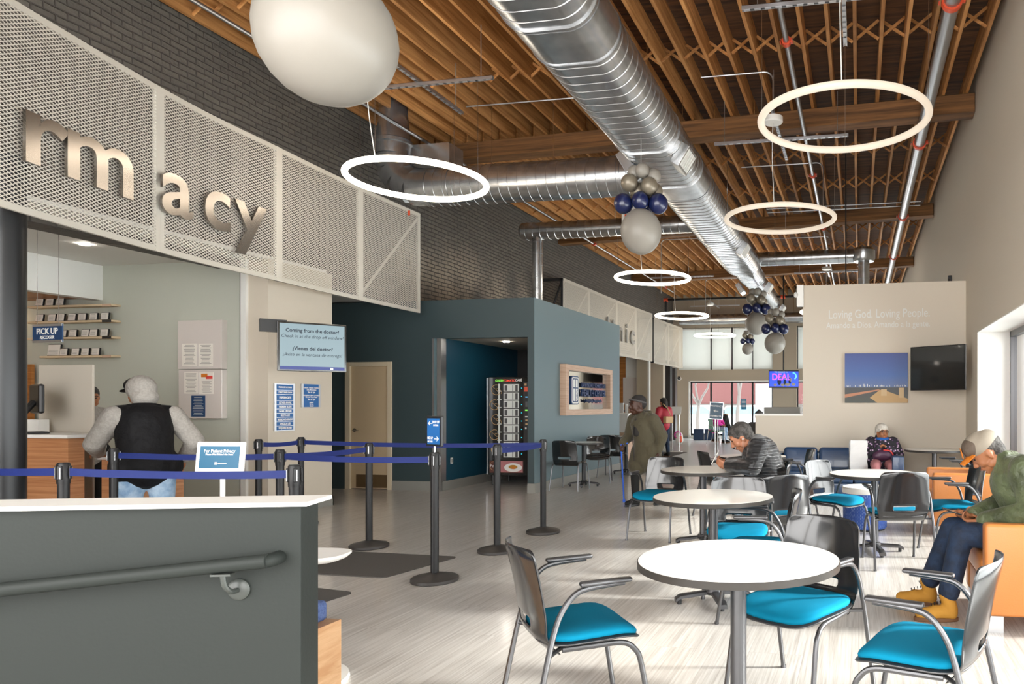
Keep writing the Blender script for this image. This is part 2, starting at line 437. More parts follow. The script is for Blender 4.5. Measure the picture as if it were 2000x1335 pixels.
def dup(o, parent=None):
    c = o.copy(); col.objects.link(c); c.parent = parent
    for ch in kids(o): dup(ch, c)
    return c
SIDE = bpy.data.scenes.new('shaping')   # small side scene in which modifiers and lettering are turned into meshes
def evaluated_mesh(o):
    SIDE.collection.objects.link(o); vl = SIDE.view_layers[0]; vl.update()
    me = bpy.data.meshes.new_from_object(o.evaluated_get(vl.depsgraph)); SIDE.collection.objects.unlink(o); return me
def baked(o):   # evaluate modifiers into a plain mesh
    if o.name in col.objects: col.objects.unlink(o)
    me = evaluated_mesh(o); o.modifiers.clear(); o.data = me; return o
def text(s, size, m, parent, loc, rot, depth=.004, align='CENTER', xs=1.0, name='lettering', bold=0.0, shear=0, space=1.0, bevel=0):
    cu = bpy.data.curves.new(name, 'FONT'); cu.body = s; cu.size = size; cu.extrude = depth; cu.align_x = align; cu.align_y = 'CENTER'
    cu.offset = bold; cu.shear = shear; cu.space_character = space; cu.bevel_depth = bevel; cu.resolution_u = 3
    t = bpy.data.objects.new(name, cu); me = evaluated_mesh(t)
    bpy.data.objects.remove(t); bpy.data.curves.remove(cu)
    me.materials.clear(); me.materials.append(M[m])
    o = bpy.data.objects.new(name, me); col.objects.link(o); o.parent = parent; o.location = loc; o.rotation_euler = rot; o.scale = (xs, 1, 1)
    return o
def arc(c, r, a0, a1, n, ax='xz'):
    out = []
    for i in range(n + 1):
        a = a0 + (a1 - a0) * i / n; p, q = r * math.cos(a), r * math.sin(a)
        out.append(Vector((c[0] + p, c[1], c[2] + q)) if ax == 'xz' else Vector((c[0], c[1] + p, c[2] + q)) if ax == 'yz' else Vector((c[0] + p, c[1] + q, c[2])))
    return out
def smoothpath(pts, k=6):   # catmull-rom
    pts = [Vector(p) for p in pts]; P4 = [pts[0]] + pts + [pts[-1]]; out = []
    for i in range(1, len(P4) - 2):
        a, b, c, d = P4[i - 1], P4[i], P4[i + 1], P4[i + 2]
        for j in range(k):
            t = j / k; out.append(.5 * ((2 * b) + (c - a) * t + (2 * a - 5 * b + 4 * c - d) * t * t + (-a + 3 * b - 3 * c + d) * t ** 3))
    out.append(pts[-1]); return out
# ================================================================ THE BUILDING
XR, XL, YE = 1.6, -7.5, 28.6          # inner faces of right wall, brick wall, end wall
ZJ, ZD = 5.72, 6.0                    # underside of joists, underside of roof deck
def sbox(name, a, b, m, bev=0, parent=None):
    o = MB().box(a, b, bev).build(name, m, parent)
    if parent is None: struct(o)
    return o
sbox('floor', (-13, -2.7, -.1), (2.1, 13.4, 0), 'floor_vinyl')
sbox('floor', (-13, 13.4, -.1), (2.1, 29.2, 0), 'floor_terrazzo')
sbox('ceiling', (-13, -2.9, ZD), (2.4, 29.4, ZD + .08), 'deck')
# right wall with its long low window (opening from y -3 to 10.3, z .12 to 2.38)
w = MB(); T = .52
w.box((XR, -2.7, 2.38), (XR + T, 29.2, 6.1)); w.box((XR, 10.3, -.1), (XR + T, 12.6, 2.38)); w.box((XR, 27.2, -.1), (XR + T, 29.2, 2.38)); w.box((XR, 12.6, -.1), (XR + T, 27.2, .12)); w.box((XR, -2.7, -.1), (XR + T, -2.5, 2.38)); w.box((XR, -2.5, -.1), (XR + T, 10.3, .12))
struct(w.build('wall_right', 'wall_beige'))
r = MB()   # painted reveal lining of the window
r.box((XR + .004, -2.5, 2.366), (XR + T - .01, 10.3, 2.378)); r.box((XR + .004, 10.286, .12), (XR + T - .01, 10.298, 2.366)); r.box((XR + .004, -2.5, .122), (XR + T - .01, 10.286, .134))
struct(r.build('trim_1', 'white_paint'))
wn = MB()
for y in [10.25 - i * 1.3 for i in range(10)]: wn.box((XR + T - .10, y - .035, .134), (XR + T - .02, y + .035, 2.366))
wn.box((XR + T - .10, -2.5, 2.29), (XR + T - .02, 10.28, 2.366)); wn.box((XR + T - .10, -2.5, .134), (XR + T - .02, 10.28, .2))
wf = struct(wn.build('window_1', 'steel_dark'))
g = MB().quad([(XR + T - .06, -2.5, .2), (XR + T - .06, 10.28, .2), (XR + T - .06, 10.28, 2.3), (XR + T - .06, -2.5, 2.3)]).build('pane', 'window_glass', wf)
wn = MB()
for y in [12.65 + i * 1.45 for i in range(11)]: wn.box((XR + T - .10, y - .035, .12), (XR + T - .02, y + .035, 2.38))
wn.box((XR + T - .10, 12.6, 2.30), (XR + T - .02, 27.2, 2.38)); wn.box((XR + T - .10, 12.6, .12), (XR + T - .02, 27.2, .2))
wf = struct(wn.build('window_6', 'steel_dark'))
MB().quad([(XR + T - .06, 12.6, .2), (XR + T - .06, 27.2, .2), (XR + T - .06, 27.2, 2.3), (XR + T - .06, 12.6, 2.3)]).build('pane', 'window_glass', wf)
# front wall behind the photographer, unseen, its tall openings added to let in fill light
w = MB()
for a, b in ((-13, -12), (-8.6, -8.3), (-5.0, -4.7), (-1.5, -1.2), (2.0, 2.4)): w.box((a, -2.9, 0), (b, -2.7, 6.1))
w.box((-13, -2.9, 5.2), (2.4, -2.7, 6.1)); w.box((-13, -2.9, 0), (2.4, -2.7, .3))
struct(w.build('wall_front', 'wall_beige'))
# brick wall above the rooms on the left
w = MB().box((XL - .3, -2.7, 3.06), (XL, YE, 6.1)).build('wall_left', 'brick_dark'); struct(w)
sbox('wall_left_low', (XL - .3, 14.4, -.1), (XL, 16.2, 3.06), 'brick_dark')
# end wall with a band of shaded windows high up and a shop window below
def end_x(u): return PY(u, 700, YE).x
y0, y1 = YE, YE + .3
w = MB()
xa, xb, xc, xd, xe = XL - .3, end_x(1345), end_x(1509), end_x(1556), XR + T
w.box((xa, y0, 4.52), (xe, y1, 6.1)); w.box((xa, y0, 2.33), (xe, y1, 2.80)); w.box((xa, y0, -.1), (xe, y1, .12))
w.box((xa, y0, .12), (xb, y1, 2.33)); w.box((xa, y0, 2.80), (end_x(1325), y1, 4.52))
w.box((xc, y0, 2.80), (xd, y1, 4.52)); w.box((xc, y0, .12), (xd, y1, 2.33))
w.box((1.3, y0, .12), (xe, y1, 4.52)); w.box((end_x(1640), y0, 2.33), (1.3, y1, 2.80))
struct(w.build('wall_end', 'wall_beige_far'))
def end_window(name, xs, z0, z1, m='black'):
    f = MB()
    for x in xs: f.box((x - .035, y0 + .12, z0), (x + .035, y0 + .18, z1))
    f.box((xs[0] - .035, y0 + .12, z1 - .07), (xs[-1] + .035, y0 + .18, z1)); f.box((xs[0] - .035, y0 + .12, z0), (xs[-1] + .035, y0 + .18, z0 + .08))
    fo = struct(f.build(name, m))
    MB().quad([(xs[0], y0 + .15, z0), (xs[-1], y0 + .15, z0), (xs[-1], y0 + .15, z1), (xs[0], y0 + .15, z1)]).build('pane', 'window_glass', fo)
    return fo
end_window('window_2', [end_x(u) for u in (1349, 1387.5, 1428.5, 1469, 1508)], .12, 2.33)
end_window('window_3', [end_x(u) for u in (1557, 1600, 1640)] + [.3, 1.3], .12, 2.33)
end_window('window_4', [end_x(u) for u in (1325, 1388, 1429, 1470, 1508)], 2.80, 4.52)
end_window('window_5', [end_x(u) for u in (1557, 1600, 1640)] + [.3, 1.3], 2.80, 4.52)
tr = MB(); tr.box((end_x(1344.5), y0 - .012, .10), (end_x(1347), y0 + .12, 2.35)); tr.box((end_x(1344.5), y0 - .012, 2.31), (end_x(1568), y0 + .12, 2.35)); tr.box((end_x(1344.5), y0 - .012, .02), (xc, y0 + .12, .12))
struct(tr.build('trim_2', 'white_paint'))
for k, (ua, ub) in enumerate(((1326, 1387), (1390, 1427.5), (1431, 1469), (1471, 1508.5), (1558.5, 1600))):
    s = MB(); s.box((end_x(ua), y0 + .04, 2.80), (end_x(ub), y0 + .045, 4.42)); 
    o = s.build('roller_shade', 'shade_fabric'); t2 = MB().tube([(end_x(ua), y0 + .05, 4.46), (end_x(ub), y0 + .05, 4.46)], .04, 12).build('roller', 'white_soft', o)
    MB().box((end_x(ua), y0 + .035, 2.78), (end_x(ub), y0 + .05, 2.81)).build('hem_bar', 'white_soft', o)
    tag(o, ['leftmost white roller shade half hidden by the slatted screen', 'white roller shade left of the dark mullion', 'white roller shade right of the dark mullion', 'white roller shade behind the hanging balloons by the pier', 'narrow white roller shade right of the beige pier'][k], 'roller shade', 'roller shades on the far windows')
sbox('baseboard_end', (XL, y0 - .015, 0), (end_x(1344), y0, .1), 'base_grey')
# text wall (full height right part, half-height desk wall on its left)
YT = 11.35
w = MB(); w.box((-.866, YT, 0), (XR, YT + .14, 3.255)); w.box((-1.62, YT, 0), (-.866, YT + .14, 1.20))
struct(w.build('wall_partition', 'wall_beige'))
sbox('trim_3', (-1.64, YT - .02, 1.20), (-.868, YT + .17, 1.232), 'white_paint')
# ---------------- roof beams and joists
beams = [((1.6, 4.2), (-7.5, 4.45)), ((1.6, 10.57), (-7.5, 11.09)), ((1.6, 16.1), (-7.5, 17.25)), ((1.6, 21.75), (-7.5, 23.2))]
def by(k, x):
    if k == 4: return YE
    (x0, a), (x1, b) = beams[k]; return a + (b - a) * (x - x0) / (x1 - x0)
for k, (A, Bq) in enumerate(beams):
    m = MB(); L = math.hypot(A[0] - Bq[0], A[1] - Bq[1]); an = math.atan2(Bq[1] - A[1], Bq[0] - A[0])
    m.box((-.0, -.14, 5.45), (L, .14, 5.715), .008)
    o = m.build('ceiling_beam', 'beam_wood'); o.location = (A[0], A[1], 0); o.rotation_euler = (0, 0, an); struct(o)
NJ = 30; JX = [XL + .12 + i * (XR - XL - .24) / (NJ - 1) for i in range(NJ)]
for k in range(4):
    for i, x in enumerate(JX):
        a, b = by(k, x) + (.0), by(k + 1, x)
        a = a - .05 if k else a
        m = MB().box((-.0215, 0, 0), (.0215, b - a - .1, ZD - ZJ - .003), .002, seg=1); o = m.build('ceiling_joist', 'joist'); o.location = (x + random.uniform(-.006, .006), a + .05 + .0 * k, ZJ + .002); struct(o)
        o.rotation_euler = (0, 0, random.uniform(-.0006, .0006))
    # cross bridging
br0 = MB(); dx = JX[1] - JX[0] - .046
for s_ in (0, 1):
    m = Matrix.Translation((0, s_ * .05, 0)) @ Matrix.Rotation(math.atan2(.2, dx) * (1 if s_ else -1), 4, 'Y')
    L = math.hypot(.2, dx) * .5
    br0.box((-L, -.009, -.016), (L, .009, .016), Mx=m)
brm = br0.build('joist_bridging', 'joist'); struct(brm)
first = True
for k in range(4):
    for fr in (.36, .70):
        for i in range(NJ - 1):
            x = (JX[i] + JX[i + 1]) / 2; y = by(k, x) + (by(k + 1, x) - by(k, x)) * fr
            o = brm if first else brm.copy()
            if not first: col.objects.link(o)
            first = False; o.location = (x, y, ZJ + .135)
# ---------------- block with the vending recess
YB = 10.4
def zb(name, a, b, m, parent=None): return sbox(name, a, b, m, 0, parent)
w = MB()
w.box((-6.53, YB, 2.43), (-5.06, YB + .12, 3.04)); w.box((-5.06, YB, 0), (-4.955, YB + .12, 3.04)); w.box((-7.42, YB, 0), (-6.69, YB + .12, 3.04)); w.box((-6.69, YB, 2.43), (-6.53, YB + .12, 3.04))
w.box((-8.24, YB, 2.07), (-7.42, YB + .12, 3.04)); w.box((-9.6, YB, 0), (-8.24, YB + .12, 3.04))
struct(w.build('wall_block_front', 'wall_teal_grey'))
sbox('wall_block_side', (-4.955, YB + .0005, 0), (-4.945, 14.42, 3.04), 'wall_blue_grey')
w = MB(); w.box((-5.06, YB + .12, 0), (-4.957, 14.42, 3.04)); w.box((-7.5, 14.32, 0), (-5.06, 14.42, 3.04)); struct(w.build('wall_block_back', 'wall_blue_grey'))
sbox('ceiling_block', (-7.5, YB + .12, 2.96), (-5.06, 14.32, 3.035), 'ceiling_white')
# recess interior
w = MB(); w.box((-6.60, YB + .12, 0), (-6.54, 13.2, 2.5)); struct(w.build('wall_recess_left', 'wall_teal'))
w = MB(); w.box((-6.54, 13.0, 0), (-5.06, 13.06, 2.5)); w.box((-5.12, YB + .12, 0), (-5.06, 13.0, 2.5)); struct(w.build('wall_recess_back', 'black_matte'))
sbox('ceiling_recess', (-6.54, YB + .12, 2.44), (-5.06, 13.0, 2.5), 'wall_beige')
w = MB(); w.box((-6.69, YB - .012, 0), (-6.655, YB + .0, 2.43)); w.box((-6.60, YB - .02, 0), (-6.53, YB + .13, 2.43)); struct(w.build('trim_4', 'aluminium'))
sbox('trim_5', (-6.655, YB - .006, 0), (-6.60, YB, 2.43), 'wall_blue_grey')
bb = MB()
for a, b in ((-7.42, -6.69), (-5.06, -4.945)): bb.box((a, YB - .014, 0), (b, YB, .15))
bb.box((-6.54, YB + .02, 0), (-6.528, 13, .15))
struct(bb.build('baseboard_block', 'base_grey'))
sbox('baseboard_block_side', (-4.945, YB - .014, 0), (-4.931, 14.42, .15), 'base_grey')
# interior door
d = MB().box((-8.17, YB + .02, .012), (-7.475, YB + .06, 2.0), .003); do = struct(d.build('door_1', 'cream_door'))
f = MB()
for a, b, c, e in ((-8.255, -8.165, 0, 2.07), (-7.485, -7.405, 0, 2.07)): f.box((a, YB - .02, c), (b, YB + .08, e), .004)
f.box((-8.165, YB - .02, 2.0), (-7.485, YB + .08, 2.07), .004); f.build('door_frame', 'cream_frame', do)
MB().box((-8.07, YB + .012, .03), (-7.5, YB + .019, .24)).build('kick_plate', 'bronze_plate', do)
h = MB(); h.tube([(-8.10, YB + .02, .96), (-8.10, YB - .03, .96), (-8.0, YB - .035, .955)], .011, 10); h.lathe([(0, 0), (.03, 0), (.03, .012), (0, .012)], 20, (0, 0, 0), Matrix.Translation((-8.10, YB + .02, .96)) @ Matrix.Rotation(PI / 2, 4, 'X')); h.build('door_handle', 'chrome', do, True)
for z in (.25, 1.05, 1.8): MB().box((-7.488, YB + .0, z), (-7.478, YB + .018, z + .1)).build('hinge', 'chrome', do)
# ---------------- pharmacy front: grey-green wall, return, screen wall, ceiling, header
sbox('wall_pharmacy', (-12.5, 7.6, 0), (-7.49, 7.72, 3.16), 'wall_green_grey')
sbox('wall_screen_side', (-7.38, 7.6, 0), (-7.10, 8.68, 3.16), 'wall_beige')
sbox('wall_screen_back', (-9.6, 8.6, 0), (-7.38, 8.68, 3.16), 'wall_beige')
sbox('trim_6', (-7.49, 7.585, 0), (-7.455, 7.70, 3.16), 'black')
sbox('trim_7', (-7.455, 7.56, 0), (-7.38, 7.70, 3.16), 'white_soft')
sbox('baseboard_screen', (-7.10, 7.6, 0), (-7.085, 8.695, .125), 'base_grey')
sbox('baseboard_screen', (-7.39, 8.68, 0), (-7.085, 8.695, .125), 'base_grey')
sbox('ceiling_pharmacy', (-12.5, 1.0, 3.158), (-7.12, 8.6, 3.2), 'ceiling_white')
sbox('wall_header', (-9.70, 2.5, 2.717), (-9.55, 7.6, 3.158), 'white_soft')
sbox('wall_pharmacy_back', (-12.6, 1.0, 0), (-12.5, 7.7, 3.2), 'wall_beige_dark')
sbox('ceiling_pickup', (-12.5, 1.0, 2.74), (-9.70, 7.6, 2.79), 'wood_orange')
sbox('wall_pharmacy_near', (-12.5, 1.0, 0), (-6.6, 1.1, 3.16), 'wall_beige_dark')
sbox('wall_outer', (-13, -2.9, 0), (-12.6, YE + .3, 3.3), 'wall_beige_dark')  # unseen outer wall and the low slabs below, added to stop light leaks
sbox('ceiling_low', (-12.6, 8.6, 3.06), (-7.52, YE, 3.12), 'ceiling_white')
sbox('ceiling_low', (-12.6, -2.7, 3.2), (-7.52, 8.6, 3.26), 'ceiling_white')
sbox('wall_hall_back', (-12.6, 13.0, 0), (-7.5, 13.1, 3.06), 'wall_beige_dark')
# ---------------- clinic front beyond the block
def slab(name, u0, u1, Y, m, th=.3, z1=3.06, z0=0.0):
    a, b = PY(u0, 700, Y).x, PY(u1, 700, Y).x; return sbox(name, (a, Y, z0), (b, Y + th, z1), m)
slab('wall_clinic_orange', 1150, 1223, 24.2, 'wood_orange'); slab('wall_clinic_pale', 1222, 1244, 23.0, 'white_soft'); slab('wall_clinic_beige', 1243.5, 1265.5, 22.8, 'wall_beige_dark')
slab('trim_8', 1265, 1268.5, 22.6, 'white_soft', .1); slab('wall_clinic_grey', 1268, 1295, 24.9, 'wall_beige_far', .3); slab('wall_clinic_dark', 1294, 1309, 26.3, 'black_matte'); slab('wall_clinic_brick', 1308, 1319, 27.3, 'steel_dark')
# ================================================================ OVERHEAD
def screen(pts, z0, z1, label, meshm='expanded_mesh', braces=(), name='metal_screen', fw=.05, dark_end=False, sub=8, end_box=None):
    root = empty(name, (pts[0][0], pts[0][1], z0)); tag(root, label, 'screen'); O = root.location
    sm = smoothpath([(x, y, 0) for x, y in pts], sub); off = 0
    for k in range(len(pts) - 1):
        seg = sm[k * sub:(k + 1) * sub + 1]; mb = MB(); s = off; L = []
        for a, b in zip(seg[:-1], seg[1:]):
            d = (b - a).length
            mb.quad([(a.x - O.x, a.y - O.y, 0), (b.x - O.x, b.y - O.y, 0), (b.x - O.x, b.y - O.y, z1 - z0), (a.x - O.x, a.y - O.y, z1 - z0)], [(s, 0), (s + d, 0), (s + d, z1 - z0), (s, z1 - z0)]); s += d
        off = s
        p = mb.build('mesh_panel', meshm, root)
        f = MB(); nrm = (seg[-1] - seg[0]).normalized(); nn = Vector((nrm.y, -nrm.x, 0)) * -.018
        q = [v + nn - O for v in seg]
        for zz in (.025, z1 - z0 - .025):
            for a, b in zip(q[:-1], q[1:]):
                A = Vector((a.x, a.y, zz)); B_ = Vector((b.x, b.y, zz)); t = (B_ - A).normalized(); n = Vector((-t.y, t.x, 0)) * .014; u = Vector((0, 0, fw / 2))
                vs = [A - n - u, A + n - u, A + n + u, A - n + u, B_ - n - u, B_ + n - u, B_ + n + u, B_ - n + u]; V = [f.bm.verts.new(v) for v in vs]
                for idx in ((0, 1, 5, 4), (1, 2, 6, 5), (2, 3, 7, 6), (3, 0, 4, 7)): f.bm.faces.new([V[i] for i in idx])
        for e, sg in ((0, 1), (-1, -1)):
            a = q[e] + (q[1] - q[0]).normalized() * sg * (fw / 2 if e == 0 else fw / 2)
            f.box((-fw / 2, -.016, 0), (fw / 2, .016, z1 - z0), Mx=Matrix.Translation((a.x, a.y, 0)) @ Matrix.Rotation(math.atan2(nrm.y, nrm.x), 4, 'Z'))
        f.build('panel_frame', 'mesh_frame', p)
        if k in braces:
            A = Vector((q[0].x, q[0].y, .05)); B_ = Vector((q[-1].x, q[-1].y, z1 - z0 - .05)); A -= nn * -.6; B_ -= nn * -.6
            MB().tube([A, B_], .022, 4).build('brace', 'mesh_frame', p)
    return root, sm
fp = [(-5.72, 2.7), (-6.436, 5.642), (-6.599, 7.227), (-6.70, 8.741), (-6.724, 10.13)]
scr, fsm = screen(fp, 2.805, 4.355, 'curved white expanded metal screen carrying the big pharmacy letters', braces=(3,))
MB().box((-.02, -.004, 1.30), (.02, .0, 1.37)).build('red_tag', 'coupling_red', scr).location = (fp[3][0] + .045 - fp[0][0], fp[3][1] + 1.0 - fp[0][1], .12)
cp = [(-6.84, 15.9), (-6.82, 17.5), (-6.80, 19.6), (-6.74, 21.2), (-6.66, 22.72)]
scr2, csm = screen(cp, 2.805, 4.355, 'white metal screen further down the hall carrying the clinic letters', 'fine_mesh', (0, 1, 2, 3), fw=.07)
tp = [(-6.87, 23.6), (-6.83, 25.4), (-6.75, 27.2)]
scr3, _ = screen(tp, 2.805, 4.355, 'short white metal screen hung nearest the end wall', 'fine_mesh', (0, 1), fw=.07)
for root, q in ((scr2, (-6.84, 15.9)), (scr3, (-6.87, 23.6)), (scr3, (-6.75, 27.2))):
    o = MB(); x0, y = q; O = root.location; z = 0
    o.box((XL - O.x + .02, y - O.y - .03, 0), (XL - O.x + .08, y - O.y + .03, 1.55)); o.box((XL - O.x + .02, y - O.y - .03, 1.49), (x0 - O.x, y - O.y + .03, 1.55)); o.box((XL - O.x + .02, y - O.y - .03, 0), (x0 - O.x, y - O.y + .03, .06)); o.box((x0 - O.x - .05, y - O.y - .03, 0), (x0 - O.x - .005, y - O.y + .03, 1.55))
    o.tube([(XL - O.x + .08, y - O.y, .03), (x0 - O.x - .03, y - O.y, 1.5)], .025, 4)
    o.build('end_truss', 'black_matte' if y < 27 else 'mesh_frame', root)
# letters standing on the screens
def on_curve(sm, u, v, zoff=.0):
    best = None
    for a, b in zip(sm[:-1], sm[1:]):
        for t in (0, .25, .5, .75, 1.0):
            p = a.lerp(b, t); xc = p.x * CT + p.y * ST; zc = -p.x * ST + p.y * CT
            if zc < .5: continue
            e = abs(PX0 + F * xc / zc - u)
            if best is None or e < best[0]: best = (e, p.copy(), (b - a).normalized(), zc)
    return best[1], best[2], EYE + (HOR - v) / F * best[3]
def sign_letters(name, label, sm, items, size, m, off, th=.012):
    r = empty(name, (0, 0, 0)); tag(r, label, 'sign')
    for ch, u, v in items:
        p, t, z = on_curve(sm, u, v); n = Vector((t.y, -t.x, 0))
        l = text(ch, size, m, r, (p.x + n.x * off, p.y + n.y * off, z), (PI / 2, 0, math.atan2(t.y, t.x)), th, 'CENTER', .92, 'letter', .008)
    return r
def base_letters(name, label, sm, chars, zbase, size, m, off, xs):
    r = empty(name, (0, 0, 0)); tag(r, label, 'sign')
    for ch, u, *q in chars:
        kx = q[0] if q else 1.0
        p, t, z = on_curve(sm, u, 0); n = Vector((t.y, -t.x, 0))
        cu = bpy.data.curves.new('letter', 'FONT'); cu.body = ch; cu.size = size; cu.extrude = .012; cu.align_x = 'CENTER'; cu.offset = .012; cu.resolution_u = 5
        tt = bpy.data.objects.new('letter', cu); me = evaluated_mesh(tt); bpy.data.objects.remove(tt)
        me.materials.clear(); me.materials.append(M[m]); o = bpy.data.objects.new('letter', me); col.objects.link(o); o.parent = r
        o.location = (p.x + n.x * off, p.y + n.y * off, zbase); o.rotation_euler = (PI / 2, 0, math.atan2(t.y, t.x)); o.scale = (xs * kx, 1, 1)
    return r
base_letters('pharmacy_lettering', 'big brushed metal letters rmacy mounted on the curved white screen', fsm, (('r', 66), ('m', 190, .95), ('a', 331, .9), ('c', 417, .83), ('y', 484, .88)), 3.19, .80, 'letter_metal', .05, 1.3)
base_letters('clinic_lettering', 'grey letters of the clinic sign on the second white screen', csm, (('l', 1185), ('i', 1194), ('n', 1209.5), ('i', 1221), ('c', 1232)), 3.22, .82, 'text_dim', .05, 1.0)

# ---------------- pendant rings
def pendant(x, y, z, m, label, zc=5.1, R=.76, n=1):
    r = empty('ring_pendant_lamp', (x, y, z)); tag(r, label, 'pendant lamp', 'ring pendant lamps')
    ring = MB(); ring.torus((0, 0, 0), R, .034, 96, 14); ring.build('light_ring', m, r, True, angle=0)
    for dx_, dy_ in ((R, 0), (-R, 0), (0, R), (0, -R)):
        MB().tube([(dx_, dy_, .03), (dx_, dy_, zc - z - .02)], .0028, 6).build('suspension_wire', 'chrome', r)
    for a in (0, 1):
        c = MB(); L = .95
        c.box((-L, -.02, -.0), (L, -.016, .04)); c.box((-L, .016, 0), (L, .02, .04)); c.box((-L, -.02, .036), (L, .02, .04))
        for i in range(19): c.box((-L + .1 * i + .02, -.0165, -.001), (-L + .1 * i + .08, .0165, .003))
        o = c.build('support_channel', 'aluminium', r); o.location = (0, 0, zc - z + (.041 if a else 0)); o.rotation_euler = (0, 0, a * PI / 2)
    for dx_, dy_ in ((.8, 0), (-.8, 0), (0, .8), (0, -.8)):
        MB().tube([(dx_, dy_, zc - z + .04), (dx_, dy_, ZJ - z + .02)], .005, 6).build('hanger_rod', 'aluminium', r)
    MB().lathe([(0, 0), (.115, 0), (.13, .015), (.13, .075), (0, .075)], 32, (0, -.88, zc - z - .09)).build('canopy', 'white_paint', r, True)
    MB().tube(smoothpath([(0, -.88, zc - z - .09), (-.01, -.86, (zc - z) * .5), (0.0, -R, .03)], 5), .005, 6).build('power_cord', 'white_soft', r)
    return r
RZ = 3.995
pendant(-5.067, 7.588, RZ, 'lamp_bright', 'brightly glowing ring lamp in front of the brick wall, nearest on the left')
pendant(-4.192, 14.319, RZ, 'lamp_bright', 'bright ring lamp hanging before the second metal screen')
pendant(-5.088, 20.415, RZ - .02, 'lamp_bright', 'bright ring lamp just above the short far screen')
pendant(-5.349, 26.6, RZ - .0, 'lamp_bright', 'thin bright ring lamp seen against the far roller shades')
pendant(-.137, 6.699, RZ, 'lamp_cream', 'largest soft cream ring lamp at the upper right')
pendant(-1.09, 10.101, RZ, 'lamp_cream', 'soft cream ring lamp right of the big flat oval duct')
pendant(-.85, 20.4, RZ, 'lamp_bright', 'ring lamp almost hidden behind the partition wall edge')

# ---------------- ducts
def oval(w, h, n=40):
    pts = []; r = h / 2; s = (w - h) / 2
    for k in range(n):
        a = 2 * PI * k / n; pts.append((math.cos(a) * r + (s if math.cos(a) >= 0 else -s), math.sin(a) * r))
    return pts
def duct_run(mb, pts, w, h, seam=.16, up=Vector((0, 0, 1)), n=40, bump=.0055, caps=True):
    base = oval(w, h, n); P_ = [Vector(p) for p in pts]; total = 0; rings = []
    for a, b in zip(P_[:-1], P_[1:]):
        L = (b - a).length; k = max(2, int(L / seam)) if seam else 1; t = (b - a).normalized()
        side = t.cross(up).normalized(); uu = side.cross(t).normalized()
        rings.append([mb.bm.verts.new(a + side * x + uu * y) for x, y in base])
        for i in range(k if seam else 0):   # raised lock seams
            c0 = a.lerp(b, (i + .5) / k); tri = []
            for dd, g in ((-.010, -.002), (-.005, bump), (.005, bump), (.010, -.002)): tri.append([mb.bm.verts.new(c0 + t * dd + side * (x * (1 + 2 * g / w)) + uu * (y * (1 + 2 * g / h))) for x, y in base])
            for A, B_ in zip(tri[:-1], tri[1:]):
                for j in range(n): mb.bm.faces.new((A[j], A[(j + 1) % n], B_[(j + 1) % n], B_[j]))
    rings.append([mb.bm.verts.new(P_[-1] + side * x + uu * y) for x, y in base])
    fs = []
    for A, B_ in zip(rings[:-1], rings[1:]):
        for k in range(n): fs.append(mb.bm.faces.new((A[k], A[(k + 1) % n], B_[(k + 1) % n], B_[k])))
    if caps: fs += [mb.bm.faces.new(rings[0][::-1]), mb.bm.faces.new(rings[-1])]
    bmesh.ops.recalc_face_normals(mb.bm, faces=fs)
def collar(mb, c, t, w, h, th=.02, L=.05, up=Vector((0, 0, 1)), n=40):
    t = Vector(t).normalized(); c = Vector(c); duct_run(mb, [c - t * L / 2, c + t * L / 2], w + th, h + th, 0, up, n)
def dcent(y): return Vector((-2.47 - (y - 5) * .0185, y, 4.69))
main = empty('supply_duct', dcent(9)); O = main.location
tag(main, 'big flat oval galvanised duct running the length of the ceiling', 'duct')
def D_(y, dz=0): v = dcent(y) - O; v.z += dz; return v
m = MB(); duct_run(m, [D_(3.0), D_(16.6)], .84, .56); m.build('duct_section', 'galv', main, True)
m = MB(); duct_run(m, [D_(16.55), D_(18.6)], .66, .46); m.build('duct_section', 'galv', main, True)
m = MB(); duct_run(m, [D_(18.6), D_(23.4)], .56, .44); m.build('duct_section', 'galv', main, True)
for y in (5.45, 6.05, 8.35, 9.75, 10.35, 13.2): m = MB(); collar(m, D_(y), (-.0185, 1, 0), .84, .56, .03, .03); m.build('collar', 'galv', main, True)
m = MB(); duct_run(m, [D_(5.5), D_(6.0)], .855, .575, 0); m.build('smooth_sleeve', 'galv', main, True)
m = MB(); duct_run(m, [D_(9.78), D_(10.32)], .86, .58, 0); m.build('smooth_sleeve', 'galv', main, True)
def grille(y, side, size=(.42, .28)):
    m = MB(); s = side; x = s * .44
    m.box((x - .06, -size[0] / 2, -size[1] / 2), (x + .07, size[0] / 2, size[1] / 2), .006)
    o = m.build('air_outlet', 'galv', main); o.location = D_(y); o.rotation_euler = (0, s * .55, 0)
    f = MB(); 
    for i in range(5): f.box((x + .07, -size[0] / 2 + .05 + i * .075, -size[1] / 2 + .04), (x + .078, -size[0] / 2 + .065 + i * .075, size[1] / 2 - .04))
    f.box((x + .066, -size[0] / 2 + .03, -size[1] / 2 + .03), (x + .0705, size[0] / 2 - .03, size[1] / 2 - .03)); f.build('louvre', 'white_soft' if s > 0 else 'galv', o)
for y, s_ in ((8.75, 1), (8.9, -1), (14.1, 1), (18.9, 1), (18.9, -1), (23.1, 1), (23.1, -1)): grille(y, s_)
for y in (6.3, 8.05, 9.9, 12.4, 15.2):
    m = MB(); c = D_(y); top = ZJ - O.z + .03
    m.tube([(c.x + .1, c.y, top), (c.x + .1, c.y, .5)], .004, 6); m.torus((c.x + .1, c.y, .48), .02, .004, 12, 6)
    m.tube([(c.x + .1, c.y, .47), (c.x + .42, c.y, .12)], .002, 5); m.tube([(c.x + .1, c.y, .47), (c.x - .42, c.y, .12)], .002, 5)
    m.build('hanger', 'chrome', main)
